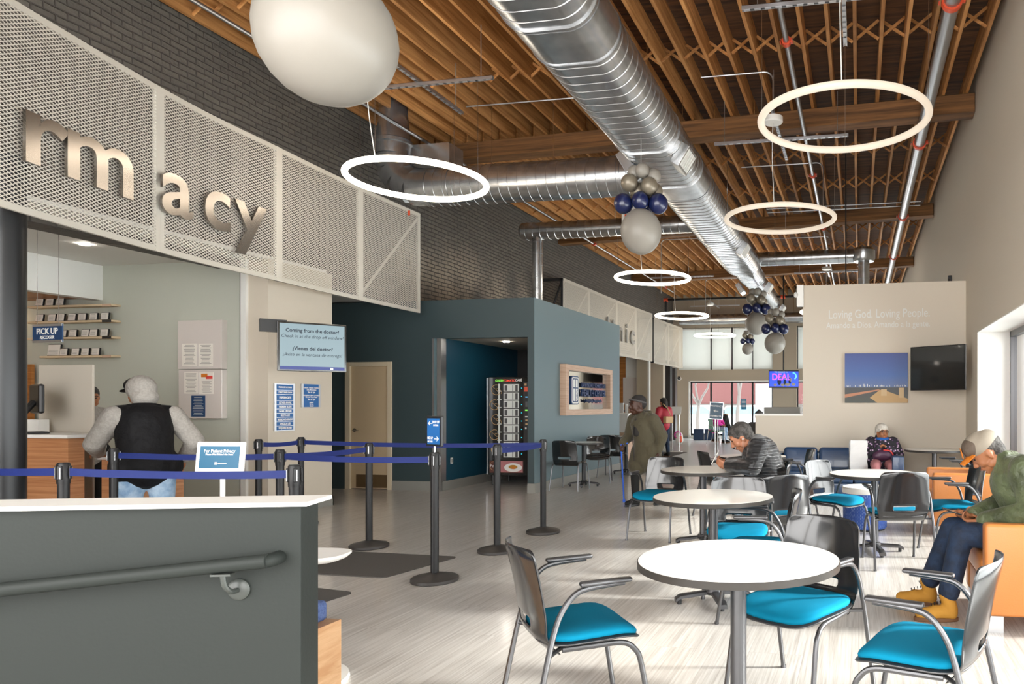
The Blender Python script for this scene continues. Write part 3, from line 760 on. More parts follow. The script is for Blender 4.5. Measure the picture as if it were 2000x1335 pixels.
# first cross duct with its elbow going up by the brick wall
cdx = empty('branch_duct', (-4.64, 9.62, 4.58)); tag(cdx, 'oval galvanised branch duct ending in an elbow beside the brick wall', 'duct')
m = MB(); duct_run(m, [(1.72, 0, 0), (-1.62, 0, .0)], .5, .56, .14); m.build('duct_section', 'galv', cdx, True)
m = MB(); 
el = [(-1.6, 0, 0), (-1.86, 0, .03), (-2.05, 0, .14), (-2.16, 0, .30), (-2.19, 0, .52)]
for a, b in zip(el[:-1], el[1:]): duct_run(m, [a, b], .46, .54, 0, Vector((-.3, 0, 1)))
m.build('elbow', 'galv', cdx, True)
m = MB(); m.lathe([(.25, .5), (.25, .66), (.27, .67), (.27, .72), (.24, .74), (.20, 1.15), (.20, 1.42)], 36, (-2.19, 0, 0)); m.build('riser', 'galv', cdx, True)
m = MB(); m.box((-2.35, .12, .40), (-1.35, .5, .70)); m.build('box_section', 'galv', cdx)
for x in (-1.55, -1.2, 1.4): m = MB(); collar(m, (x, 0, 0), (1, 0, 0), .5, .56, .02, .03); m.build('collar', 'galv', cdx, True)
for x in (-.6, .35): MB().tube([(x, 0, .25), (x, 0, ZJ - 4.58 + .02)], .004, 6).build('hanger', 'chrome', cdx)
# second cross duct with the drop down to the blue block
c2 = empty('round_duct', (-4.6, 13.0, 4.74)); tag(c2, 'slender round galvanised duct that turns down onto the blue block', 'duct')
m = MB(); duct_run(m, [(-1.80, 0, 0), (1.55, 0, .0)], .33, .33, .15); m.build('duct_section', 'galv', c2, True)
m = MB(); duct_run(m, [(-1.52, 0, -.1), (-1.52, 0, -1.695)], .205, .205, .22, Vector((0, 1, 0)), 24); m.build('drop_pipe', 'galv', c2, True)
m = MB(); m.sph((-1.80, 0, 0), (.09, .165, .165), 24); m.build('end_cap', 'galv', c2, True)
# third duct, right of the main one
c3 = empty('round_duct', (-1.2, 17.6, 4.97)); tag(c3, 'round galvanised duct with an oval bend dropping behind the partition wall', 'duct')
m = MB(); duct_run(m, [(-1.3, 0, 0), (1.25, 0, 0)], .34, .34, .2, n=28); m.build('duct_section', 'galv', c3, True)
m = MB(); m.lathe([(0, -.16), (.24, -.16), (.27, -.1), (.27, .1), (.22, .17), (0, .18)], 32, (1.32, -.05, .0)); m.build('elbow', 'galv', c3, True)
m = MB(); duct_run(m, [(1.32, -.05, -.1), (1.32, -.05, -2.6)], .27, .27, .3, Vector((0, 1, 0)), 24); m.build('drop_pipe', 'galv', c3, True)
c4 = empty('round_duct', (-2.5, 28.15, 4.80)); tag(c4, 'far round galvanised duct crossing above the roller shades', 'duct')
m = MB(); duct_run(m, [(-4.6, 0, 0), (3.9, 0, 0)], .42, .42, .3, n=28); m.build('duct_section', 'galv', c4, True)
m = MB()
for x in (-3.5, 0, 3.2): m.tube([(x, 0, .1), (x, 0, 1.1)], .006, 6)
m.build('hanger', 'chrome', c4)
m = MB(); m.box((-1.9, -.3, -.42), (-1.2, .1, -.12), .01); m.build('air_outlet', 'galv', c4)
# steel trusses / pipes across the far end
pr = empty('sprinkler_main', (XL + .4, 26.0, 5.3)); tag(pr, 'black sprinkler main with orange elbow crossing before the end wall', 'pipe')
MB().tube([(0, 0, 0), (6.6, 0, 0)], .045, 12).build('pipe', 'black', pr, True)
MB().tube([(0, 0, 0), (0, 0, -1.0)], .045, 12).build('drop', 'black', pr, True)
for x in (.0, 4.4): m = MB(); m.tube([(x - .08, 0, 0), (x + .08, 0, 0)], .07, 12); m.build('coupling', 'coupling_red', pr, True)
# pipes along the hall
def pipe_run(name, label, pts, r, m='galv_pipe', couplings=(), clamps=(), cr=1.25):
    root = empty(name, pts[0]); tag(root, label, 'pipe'); O = Vector(pts[0])
    MB().tube([Vector(p) - O for p in pts], r, 16).build('pipe', m, root, True)
    a, b = Vector(pts[0]), Vector(pts[-1]); t = (b - a).normalized()
    for y in couplings:
        f = (y - a.y) / (b.y - a.y); c = a.lerp(b, f) - O; q = MB(); q.tube([c - t * .035, c + t * .035], r * cr, 18)
        for s in (-1, 1): q.box((c.x + s * r * 1.15 - .02, c.y - .03, c.z - .02), (c.x + s * r * 1.15 + s * .035, c.y + .03, c.z + .025), .006)
        q.build('coupling', 'coupling_red', root, True)
        q = MB()
        for s in (-1, 1): q.tube([(c.x + s * (r * 1.15 + .03), c.y - .05, c.z), (c.x + s * (r * 1.15 + .03), c.y + .05, c.z)], .007, 8)
        q.build('bolt', 'chrome', root)
    for y in clamps:
        f = (y - a.y) / (b.y - a.y); c = a.lerp(b, f) - O; q = MB(); q.tube([(c.x, c.y, c.z + r), (c.x, c.y, ZJ - O.z + .02)], .005, 6); q.torus((0, 0, 0), r * 1.08, .006, 20, 6)
        o = q.build('hanger', 'chrome', root)
    return root
pipe_run('sprinkler_pipe', 'thick steel pipe with orange couplings along the right wall', [(.90, 3, 5.35), (.93, 27, 5.35)], .082, couplings=(7.35, 11.25, 15.55, 19.7))
pipe_run('sprinkler_pipe', 'thinner steel pipe with orange couplings left of the thick one', [(-.78, 3, 5.38), (-.80, 27, 5.38)], .032, couplings=(7.9, 12.6, 16.4), cr=1.6)
pipe_run('sprinkler_pipe', 'narrow steel pipe running close to the brick wall below the joists', [(-6.42, 2.0, 5.34), (-6.42, 24.5, 5.34)], .024, couplings=(14.9, 16.8, 20.5, 23.5), cr=1.8)
def conduit(label, pts, r=.011):
    o = MB().tube([Vector(p) - Vector(pts[0]) for p in pts], r, 8).build('conduit', 'aluminium', None, True); o.location = pts[0]; return tag(o, label, 'conduit', 'electrical conduits under the joists')
zz = ZJ - .02
def cb(x0, x1, y, drop, zl=5.2):
    s = 1 if x1 > x0 else -1
    return [(x0, y, zz), (x1 - s * .12, y, zz)] + [(x1 - s * .12 + s * .12 * math.sin(a), y, zz - .12 + .12 * math.cos(a)) for a in (.4, .8, 1.2, PI / 2)] + [(x1, y, zl)] if drop else [(x0, y, zz), (x1, y, zz)]
conduit('conduit from the big duct bending down to a white canopy', cb(-2.05, -1.09, 9.26, 1, 5.13))
conduit('conduit crossing the joists left of the big duct', cb(-5.6, -2.95, 9.55, 0))
conduit('short conduit right of the duct beyond the first beam', cb(-2.1, -.62, 12.9, 1, 4.9))
conduit('twin conduit, upper one, ahead of the second beam', cb(-2.0, 1.3, 15.75, 0))
conduit('twin conduit, lower one, ahead of the second beam', [(p[0], p[1] + .12, p[2] - .05) for p in cb(-2.0, 1.3, 15.75, 0)])
conduit('conduit behind the second cream ring lamp', cb(-2.3, -.7, 18.6, 1, 5.3))
conduit('conduit bending down over the far left ring lamp', cb(-2.9, -5.2, 24.2, 1, 4.2))
conduit('conduit left of the duct between second and third beam', cb(-3.0, -5.1, 18.2, 1, 4.3))
# exit sign, smoke detector
ex = empty('exit_sign', (-3.2, 11.6, 5.0)); tag(ex, 'white exit sign half hidden behind the nearest balloon bunch', 'sign')
p0 = P(1214, 442, 12.2); p1 = P(1262, 398, 12.2); ex.location = ((p0.x + p1.x) / 2, (p0.y + p1.y) / 2, (p0.z + p1.z) / 2); ex.rotation_euler = (0, 0, TH)
MB().box((-.21, 0, -.19), (.21, .05, .19), .01).build('housing', 'white_paint', ex)
text('EXIT', .26, 'coupling_red', ex, (.0, -.006, 0), (PI / 2, 0, 0), .002, xs=.62, bold=.004)
MB().tube([(0, .02, .19), (0, .02, ZJ - ex.location.z)], .008, 8).build('stem', 'aluminium', ex)

# ---------------- balloons
def balloon(mb, c, r, asp=1.1, tilt=None):
    mb.sph(c, (r, r, r * asp), 28, tilt); return mb
def cluster(cx, vz, zc, r, label, asp=1.12, top=True, k=.42, ztop=ZD):
    root = empty('balloon_cluster', P(cx, vz, zc)); tag(root, label, 'balloons', 'hanging balloon bunches'); root.rotation_euler = (0, 0, TH)
    balloon(MB(), (0, 0, 0), r, asp).build('balloon', 'balloon_white', root, True, angle=0)
    q = r * k
    if top:
        for a, mm in ((-.85, 'balloon_navy'), (0, 'balloon_navy'), (.85, 'balloon_navy'), (.2, 'balloon_navy')):
            back = mm and a == .2
            balloon(MB(), (a * r * 1.0, (.55 * r if back else -.25 * r * (1 - abs(a))), r * 1.12 + q * (.55 if abs(a) > .5 else .75)), q * (1.12 if abs(a) > .5 else 1), 1.08).build('balloon', mm, root, True, angle=0)
        for x, y, z in ((-.55, -.12, 2.35), (.42, -.15, 2.18), (-.2, .45, 2.1), (.62, .35, 2.05)): balloon(MB(), (x * r, y * r, z * r), q, 1.04).build('balloon', 'balloon_silver', root, True, angle=0)
        for x, y, z in ((.08, -.1, 2.95), (-.35, .25, 2.95), (.62, .15, 2.75), (.2, .4, 3.0)): balloon(MB(), (x * r, y * r, z * r), q * .82, 1.08).build('balloon', 'balloon_white', root, True, angle=0)
    MB().tube([(0, 0, r * 2.6), (0, 0, ztop - root.location.z)], .002, 5).build('string', 'white_soft', root)
    return root
cluster(640, 72, 3.7, .338, 'largest white balloon looming at the top left', 1.0, False, ztop=4.43)
cluster(1252, 452, 8.2, .234, 'balloon bunch hanging in front of the branch duct junction', ztop=4.42)
cluster(1477.5, 632, 18, .272, 'beige balloon bunch hanging below the end of the big duct', 1.05, ztop=4.47)
cluster(1513.5, 670, 16, .235, 'white balloon bunch hanging nearest the partition wall', 1.03)
cluster(1460, 681, 21, .165, 'smallest balloon bunch against the roller shades', 1.05)

# ================================================================ SIGNS, SCREENS, FIXTURES
# steel column on the left
c = W((6 - PX0) / F * 5.55, 5.55); o = MB().lathe([(0, 0), (.135, 0), (.135, 3.3), (0, 3.3)], 40).build('column', 'column_black', None, True); o.location = (c.x, c.y, 0); struct(o)
# menu screen on its bracket
tv = empty('wall_screen', P(611, 678, 8.3)); a1 = P(551, 640, 8.15); a2 = P(671, 650, 8.55); tv.rotation_euler = (0, 0, math.atan2(a2.y - a1.y, a2.x - a1.x)); tag(tv, 'lit menu screen asking patients coming from the doctor to check in', 'screen')
w_ = .352; h_ = .282
TL = Matrix.Rotation(math.radians(2), 4, 'X')
MB().box((-w_, 0, -h_), (w_, .045, h_), .006).build('housing', 'black_gloss', tv)
MB().box((-w_ + .022, -.002, -h_ + .05), (w_ - .022, 0, h_ - .020)).build('display', 'screen_white_lit', tv)
MB().box((-w_ + .022, -.0025, -h_ + .020), (w_ - .022, -.0005, -h_ + .058)).build('display_footer', 'screen_navy_lit', tv)
for s, z, b, sh, sz in (('Coming from the doctor?', .185, .0015, 0, .058), ('Check in at the drop off window!', .118, 0, .22, .052), ('¿Vienes del doctor?', -.02, .0015, 0, .058), ('¡Avise en la ventana de entrega!', -.09, 0, .22, .052)):
    text(s, sz, 'screen_text', tv, (0, -.004, z), (PI / 2, 0, 0), .0006, bold=b, shear=sh, xs=.9)
m = MB(); m.box((.18, -.004, -h_ + .025), (.21, -.003, -h_ + .05)); m.build('logo', 'text_white', tv)
m = MB(); m.box((-w_ - .16, .05, .16), (-w_ + .1, .12, h_ + .02)); m.box((-.3, .045, -.1), (.2, .12, .1)); m.build('wall_bracket', 'black', tv)
# name board and hours board
def board(u0, v0, u1, v1, label, name, X=-7.1):
    a = PXX(u0, v0, X); b = PXX(u1, v1, X); z1 = PXX(u0, v0, X).z; z0 = PXX(u0, v1, X).z
    r = empty(name, (X, (a.y + b.y) / 2, (z0 + z1) / 2)); r.rotation_euler = (0, 0, PI / 2); tag(r, label, 'sign'); return r, (b.y - a.y) / 2, (z1 - z0) / 2
r, hw, hh = board(534, 748, 574, 842, 'tall narrow blue pharmacist name board on the screen wall', 'name_board')
m = MB(); m.box((-hw, -.016, -hh), (hw, -.001, hh)); m.build('backing', 'aluminium', r)
names = ['PHARMACIST IN CHARGE', 'CHRISTOPHER SHAW', 'PHARMACISTS', 'ESTHER KWAK', 'MARISSA RUEN', 'DANIEL LIMONES', 'SELINA LEE', 'MARION DARROW', 'ANGELA LEE', 'BENJAMIN MUNIO']
z = hh - .01; hs = [1.25, .9, 1.3, .9, .9, .9, .9, .9, .9, .9]; tot = sum(hs)
for s, k in zip(names, hs):
    dz = k / tot * (2 * hh - .02); zc_ = z - dz / 2
    p = MB().box((-hw * .80, -.02, z - dz + .004), (hw * .80, -.016, z - .002)).build('name_plate', 'sign_blue', r)
    text(s, min(.036, .44 / len(s)), 'text_white', p, (0, -.0215, zc_), (PI / 2, 0, 0), .0006, bold=.0012, xs=.82); z -= dz
r, hw, hh = board(587, 749, 624, 795, 'small blue opening hours board right of the name board', 'hours_board')
MB().box((-hw, -.016, -hh), (hw, -.001, hh)).build('backing', 'aluminium', r)
MB().box((-hw * .78, -.019, -hh + .003), (hw * .78, -.016, hh - .003)).build('plate', 'sign_blue', r)
for s, z, sz in (('MONDAY, TUESDAY, THURSDAY', .66, .024), ('Lunes, Martes, Jueves', .5, .024), ('9am to 7pm', .3, .034), ('WEDNESDAY, FRIDAY, SATURDAY', .02, .024), ('Miércoles, Viernes, Sábado', -.12, .024), ('9am to 5pm', -.32, .034), ('SUNDAY', -.6, .022), ('Domingo', -.72, .022), ('Closed', -.88, .03)):
    text(s, sz, 'text_white', r, (0, -.0205, z * hh), (PI / 2, 0, 0), .0005, bold=.0006, xs=.8)
# poster boards on the grey-green wall
def yboard(name, label, u0, v0, u1, v1, Y, m, th=.08, cat='notice board'):
    a = PY(u0, v0, Y - th); b = PY(u1, v1, Y - th); r = MB().box((a.x, Y - th, b.z), (b.x, Y - .001, a.z), .004).build(name, m); return tag(r, label, cat), a, b
def sheet(parent, u0, v0, u1, v1, Y, m='paper', name='notice', lines=0, tcol='text_dim', th=.003):
    a = PY(u0, v0, Y); b = PY(u1, v1, Y); o = MB().box((a.x, Y - th, b.z), (b.x, Y, a.z)).build(name, m, parent)
    if lines:
        q = MB(); w = b.x - a.x; h = a.z - b.z
        rr = random.Random(int(u0 * 7 + v0))
        for i in range(lines):
            zc_ = a.z - h * (i + 1.2) / (lines + 1.4); ww = w * rr.uniform(.5, .82) / 2; q.box(((a.x + b.x) / 2 - ww, Y - th - .0012, zc_ - h * .012), ((a.x + b.x) / 2 + ww, Y - th, zc_ + h * .008))
        q.build('print', tcol, o)
    return o
pb, a, b = yboard('notice_board', 'upper glossy white notice board with two printed sheets', 347, 626, 433, 720, 7.6, 'board_white')
sheet(pb, 356, 671, 385, 714.5, 7.52, lines=16); sheet(pb, 388, 671, 416, 715, 7.52, lines=16)
pb, a, b = yboard('notice_board', 'lower glossy white notice board with orange flyer and navy poster', 348.5, 722, 433, 817, 7.6, 'board_white')
sheet(pb, 360, 726, 387, 768, 7.52, lines=14); s1 = sheet(pb, 389.5, 727, 417.5, 769, 7.52, lines=0); s2 = sheet(pb, 374, 772, 401, 813.5, 7.52, 'sign_navy', 'poster', 12, 'text_grey')
for (u0, v0, u1, v1, mm) in ((393, 729.5, 405, 736, 'cap_orange'), (402, 733.5, 415, 739.5, 'trim_coral')):
    a = PY(u0, v0, 7.515); b = PY(u1, v1, 7.515); MB().box((a.x, 7.513, b.z), (b.x, 7.517, a.z), .012).build('speech_bubble', mm, s1)
q = MB()
for i in range(9):
    a = PY(394 + (i % 3), 744 + i * 2.6, 7.516); b = PY(413 - (i % 2) * 3, 744.7 + i * 2.6, 7.516); q.box((a.x, 7.5155, b.z), (b.x, 7.517, a.z))
q.build('print', 'text_dim', s1)
# shelves with framed certificates
for v, (n0, frames), k in ((603, (0, (73, 93, 113)), 0), (633, (0, (73, 97, 114, 136, 156, 178, 200)), 1), (664, (0, (118, 138, 162, 178, 199)), 2), (699, (0, (96, 120, 143, 162, 182)), 3)):
    a = PY(72 if k < 3 else 97, v, 7.6); b = PY(236, v, 7.6); r = MB().box((a.x, 7.48, a.z - .006), (b.x, 7.6, a.z + .02), .003)
    o = r.build('picture_ledge', 'shelf_pale'); tag(o, ['topmost pale wood picture ledge under the white header', 'second pale wood picture ledge from the top', 'third pale wood picture ledge, behind the pick up sign', 'lowest pale wood picture ledge above the frosted divider'][k], 'shelf', 'picture ledges on the grey wall')
    q = MB().box((b.x - .14, 7.478, a.z - .012), (b.x - .001, 7.481, a.z + .018)).build('end_cap', 'black' if k in (1, 2) else 'wood_frame', o)
    for j, u in enumerate(frames):
        c = PY(u, v, 7.52); w_ = .12; h_ = .095
        if k == 3 and j == 0: w_, h_ = .2, .15
        f = MB().box((0, 0, 0), (w_, .02, h_), .002); f = f.build('photo_frame', 'black'); f.location = (c.x, 7.505 - .01, a.z + .021); f.rotation_euler = (-.12, 0, 0)
        g = MB().box((.006, -.003, .006), (w_ - .006, 0, h_ - .006)).build('card', 'paper', f)
        g = MB(); 
        for i in range(4): g.box((.02, -.0045, .02 + i * .016), (w_ - .03, -.003, .0235 + i * .016))
        g.build('print', 'text_dim', f)
        tag(f, 'small dark framed card on the %s picture ledge' % ('topmost', 'second', 'third', 'lowest')[k], 'picture frame', 'framed cards on the %s ledge' % ('topmost', 'second', 'third', 'lowest')[k])
# hanging pick up sign
a = P(53, 633, 7.2); b = P(132, 640, 7.05); r = empty('hanging_sign', (a + b) / 2); r.location.z = P(92, 650, 7.1).z; r.rotation_euler = (0, 0, math.atan2(b.y - a.y, b.x - a.x)); tag(r, 'blue hanging pick up sign under the white header', 'sign')
MB().box((-.205, 0, -.088), (.205, .012, .088)).build('panel', 'sign_navy', r)
m = MB(); m.box((-.205, -.004, .068), (.205, .014, .092)); m.box((-.205, -.004, -.092), (.205, .014, -.068)); m.build('rail', 'aluminium', r)
text('PICK UP', .082, 'text_white', r, (0, -.002, .018), (PI / 2, 0, 0), .001, bold=.002)
text('RECOGER', .045, 'text_white', r, (0, -.002, -.042), (PI / 2, 0, 0), .001, bold=.0012, shear=.15)
for x in (-.15, .15): MB().tube([(x, .006, .092), (x, .006, 3.158 - r.location.z)], .0025, 6).build('suspension_wire', 'chrome', r)
# pick up counter, divider, monitor
cn = empty('service_counter', (-7.04, 5.31, 0)); tag(cn, 'wood fronted pick up counter with white top beside the steel column', 'counter')
MB().box((-1.6, .02, 0), (-.04, .16, 1.07)).build('front', 'wood_counter', cn); MB().box((-1.6, -.02, 1.07), (0, .46, 1.10), .003).build('worktop', 'white_paint', cn)
MB().box((-1.5, .161, 0), (-.72, .45, 1.069)).build('cabinet', 'wood_counter', cn)
cn = empty('service_counter', (-7.1, 5.62, 0)); tag(cn, 'lower wood counter the man in the vest leans on', 'counter')
MB().box((0.0, .02, 0), (.40, .5, .855)).build('front', 'wood_counter', cn); MB().box((0.0, -.02, .855), (.43, .54, .885), .003).build('worktop', 'white_paint', cn)
o = MB().box((-.33, 0, 0), (.33, .022, 1.77), .006).build('divider', 'frosted'); o.location = (-7.74, 5.80, 0); tag(o, 'tall frosted white privacy divider behind the pick up counter', 'divider')
mo = empty('monitor', PY(68, 846, 5.5)); mo.location.z = 1.102; mo.rotation_euler = (0, 0, -.45); tag(mo, 'black monitor seen from behind on the pick up counter', 'monitor')
MB().box((-.24, .0, .19), (.15, .045, .47), .02).build('housing', 'black', mo); MB().tube([(.02, -.01, .30), (.10, -.16, .10), (.0, -.1, .0)], [.03, .028, .03], 8).build('arm', 'black', mo, True)
MB().box((-.14, -.18, 0), (.14, .08, .018), .006).build('stand', 'black', mo)
o = MB().box((-.09, -.05, 0), (.09, .05, .13), .004).build('paper_box', 'white_paint'); c_ = PY(84, 846, 5.80); o.location = (c_.x + .06, 5.70, 1.101); tag(o, 'white paper box standing behind the counter monitor', 'box')
o = MB(); o.box((-1.2, 0, 0), (.0, .05, .16)); o = o.build('wall_light', 'warm_light'); o.location = (-10.9, 7.45, 2.42); tag(o, 'warm light strip glowing under the wood ceiling', 'light')
o = MB().box((-.9, 0, 0), (0, .04, 1.9)).build('cabinet_panel', 'wood_orange'); o.location = (-10.1 + -.45, 7.5, 0); tag(o, 'orange wood wall panel behind the steel column', 'panel')
o = MB().lathe([(0, 0), (.05, 0), (.05, .012), (0, .012)], 24).build('downlight', 'downlight'); p = GZ(165, 477, 3.15); o.location = (p.x, p.y, 3.145); tag(o, 'recessed round downlight in the pharmacy ceiling', 'downlight')
o = MB().lathe([(0, 0), (.05, 0), (.05, .012), (0, .012)], 24).build('downlight', 'downlight'); p = GZ(989, 667, 2.435); o.location = (p.x, p.y, 2.427); tag(o, 'recessed round downlight above the vending machine', 'downlight')
for x, y in ((-8.9, 4.4), (-10.8, 6.6), (-10.6, 4.2), (-8.2, 3.0), (-7.6, 4.4)):  # extra lamps out of view, added only to brighten the pharmacy
    o = MB().lathe([(0, 0), (.05, 0), (.05, .012), (0, .012)], 24).build('downlight', 'downlight'); o.location = (x, y, 3.145 if x > -9.6 else 2.727); tag(o, 'added unseen fill downlight in the pharmacy ceiling behind the metal screen', 'downlight', 'added pharmacy fill lights')
# patient privacy sign on its stand
ss = empty('sign_stand', GZ(434, 1300, 0)); p = P(431, 892, 5.25); ss.location = (p.x, p.y, 0); ss.rotation_euler = (0, 0, TH * .7); tag(ss, 'white framed privacy sign on a white post behind the ropes', 'sign stand')
MB().tube([(-.0, .02, .02), (0, .02, .88)], .017, 12).build('post', 'white_paint', ss, True); MB().lathe([(0, 0), (.17, 0), (.17, .012), (.03, .03), (0, .03)], 32).build('base', 'white_paint', ss, True)
tf = Matrix.Translation((0, 0, .99)) @ Matrix.Rotation(-.12, 4, 'X')
m = MB(); m.box((-.185, -.01, -.115), (.185, .012, .115), .012, Mx=tf); m.build('frame', 'white_paint', ss)
m = MB(); m.box((-.15, -.014, -.08), (.15, -.010, .08), .0, Mx=tf); m.build('panel', 'sign_teal', ss)
for s, z, sz in (('For Patient Privacy', .045, .034), ('Please Wait Behind this Point', .02, .019)):
    v = tf @ Vector((0, -.0155, z)); text(s, sz, 'text_white', ss, v, (PI / 2 - .12, 0, 0), .0006, bold=.0006, xs=.92)
m = MB(); m.box((-.03, -.017, -.055), (-.012, -.0145, -.035), Mx=tf); m.box((-.005, -.017, -.048), (.06, -.0145, -.042), Mx=tf); m.build('logo', 'text_white', ss)

# big wooden framed mirror sign on the blue wall
r = empty('wall_sign', (-4.9445, 12.51, 1.628)); r.rotation_euler = (0, 0, PI / 2); tag(r, 'wood framed mirror sign of the health center on the blue wall', 'sign')
hw, hh = 1.16, .435; m = MB()
for x0, x1, z0, z1 in ((-hw, hw, hh - .1, hh), (-hw, hw, -hh, -hh + .1), (-hw, -hw + .13, -hh + .1, hh - .1), (hw - .13, hw, -hh + .1, hh - .1)): m.box((x0, -.11, z0), (x1, 0, z1))
m.build('frame', 'wood_frame', r); MB().box((-hw + .12, -.03, -hh + .1), (hw - .12, -.022, hh - .1)).build('mirror', 'mirror', r)
m = MB(); 
def rrect(w, h, c, n=6):
    out = []
    for cx, cy, a0 in ((w - c, h - c, 0), (-w + c, h - c, PI / 2), (-w + c, -h + c, PI), (w - c, -h + c, 1.5 * PI)):
        for i in range(n + 1): a = a0 + PI / 2 * i / n; out.append((cx + c * math.cos(a), cy + c * math.sin(a)))
    return out
RX = Matrix.Rotation(PI / 2, 4, 'X')
lg = MB().prism(rrect(.17, .25, .06), .03, .07, Matrix.Translation((-.66, 0, 0)) @ RX, .004).build('logo_badge', 'sign_navy', r)
MB().prism(rrect(.15, .23, .05), .07, .073, Matrix.Translation((-.66, 0, 0)) @ RX).build('logo_face', 'white_soft', lg)
m = MB(); m.prism(rrect(.128, .208, .04), .073, .075, Matrix.Translation((-.66, 0, 0)) @ RX); m.build('logo_field', 'sign_navy', lg)
m = MB(); m.prism(rrect(.1, .19, .03), .075, .0765, Matrix.Translation((-.66, 0, 0)) @ RX); m.build('logo_inner', 'white_soft', lg)
m = MB(); m.box((-.668, -.079, -.19), (-.652, -.0765, .19)); m.box((-.76, -.079, .03), (-.56, -.0765, .05)); m.build('cross', 'sign_navy', lg)
for i, ch in enumerate('CHC'): text(ch, .09, 'sign_navy', lg, (-.60, -.078, -.03 - i * .065), (PI / 2, 0, 0), .001)
text('LAWNDALE CHRISTIAN', .115, 'text_navy', r, (.22, -.075, .10), (PI / 2, 0, 0), .012, xs=1.0, bold=.002)
text('HEALTH CENTER', .175, 'text_navy', r, (.22, -.075, -.045), (PI / 2, 0, 0), .012, xs=.92, bold=.003)
text('Loving God. Loving People.', .075, 'text_navy', r, (.22, -.075, -.18), (PI / 2, 0, 0), .01, bold=.001)
# lettering on the partition wall
r = empty('wall_lettering', (0, YT, 2.78)); tag(r, 'large pale lettering about loving God and people on the beige partition', 'lettering')
a, b = PY(1610, 615, YT), PY(1825, 611, YT)
text('Loving God. Loving People.', .19, 'text_grey', r, ((a.x + b.x) / 2, -.004, a.z - 2.78), (PI / 2, 0, 0), .002, xs=.735)
a, b = PY(1611, 636, YT), PY(1820, 633, YT)
text('Amando a Dios. Amando a la gente.', .135, 'text_grey', r, ((a.x + b.x) / 2, -.004, a.z - 2.78), (PI / 2, 0, 0), .002, xs=.80)
# canvas with the city at dusk
a, b = PY(1650, 690, YT - .04), PY(1773, 786, YT - .04); w_, h_ = b.x - a.x, a.z - b.z
r = empty('canvas_print', ((a.x + b.x) / 2, YT - .04, (a.z + b.z) / 2)); tag(r, 'canvas photograph of a city at dusk on the partition wall', 'picture')
MB().box((-w_ / 2, .002, -h_ / 2), (w_ / 2, .039, h_ / 2)).build('stretcher', 'canvas_edge', r)
mm = mat('city_dusk', (0, 0, .1), .4); n = mm.node_tree.nodes; l = mm.node_tree.links; tc = n.new('ShaderNodeTexCoord'); sp = n.new('ShaderNodeSeparateXYZ'); l.new(tc.outputs['Generated'], sp.inputs[0])
cr = n.new('ShaderNodeValToRGB'); e = cr.color_ramp.elements; e[0].position = 0; e[0].color = (*S('2c3328'), 1); e[1].position = 1; e[1].color = (*S('0b2f7c'), 1)
for p_, h__ in ((.16, '2a2b26'), (.30, '20242a'), (.325, '4c6290'), (.55, '235399')): k = e.new(p_); k.color = (*S(h__), 1)
l.new(sp.outputs['Z'], cr.inputs[0]); l.new(cr.outputs[0], n['Principled BSDF'].inputs['Base Color'])
MB().box((-w_ / 2, -.001, -h_ / 2), (w_ / 2, .002, h_ / 2)).build('print', mm, r)
m = MB(); rr = random.Random(3)
for i in range(46):
    x = rr.uniform(-.48, .48) * w_; hh_ = rr.uniform(.006, .03) * (1.7 if abs(x + .12) < .07 else 1); ww = rr.uniform(.003, .012); m.box((x, -.003, -.175 * h_), (x + ww, -.001, -.175 * h_ + hh_))
m.build('skyline', 'text_grey', r)
m = MB(); m.prism([(-w_ / 2, -.40 * h_), (-w_ / 2, -.33 * h_), (.04 * w_, -.23 * h_), (.07 * w_, -.245 * h_)], .001, .003, RX @ Matrix.Identity(4)); m.build('light_trail', 'skin_light', r)
m = MB(); m.prism([(-.1 * w_, -.40 * h_), (.06 * w_, -.24 * h_), (.16 * w_, -.26 * h_), (.5 * w_, -.42 * h_), (.5 * w_, -.5 * h_), (.02 * w_, -.5 * h_)], .001, .0025, RX); m.build('street', 'tan_bag', r)
m = MB(); m.box((.08 * w_, -.004, -.36 * h_), (.17 * w_, -.001, -.23 * h_)); m.box((.36 * w_, -.004, -.40 * h_), (.44 * w_, -.001, -.20 * h_)); m.build('brick_buildings', 'canvas_edge', r)
# tilted black television
a = P(1778, 720, 10.75); b = P(1886, 716, 10.15); tvr = empty('television', (a + b) / 2); tvr.rotation_euler = (0, 0, math.atan2(b.y - a.y, b.x - a.x)); tag(tvr, 'switched off black television angled in the corner by the window', 'television')
L = (b - a).length / 2; tvr.rotation_euler[0] = .0
MB().box((-L, 0, -.325), (L, .05, .325), .006).build('housing', 'black', tvr); MB().box((-L + .012, -.0015, -.312), (L - .012, 0, .312)).build('display', 'black_gloss', tvr)
m = MB(); m.box((L - .002, .008, -.32), (L + .006, .042, .32)); m.build('edge', 'chrome', tvr)
m = MB(); m.tube([(0, .05, 0), (-.22, .46, 0)], .03, 8); m.box((-.2, .05, -.15), (.2, .07, .15)); m.build('wall_bracket', 'black', tvr)
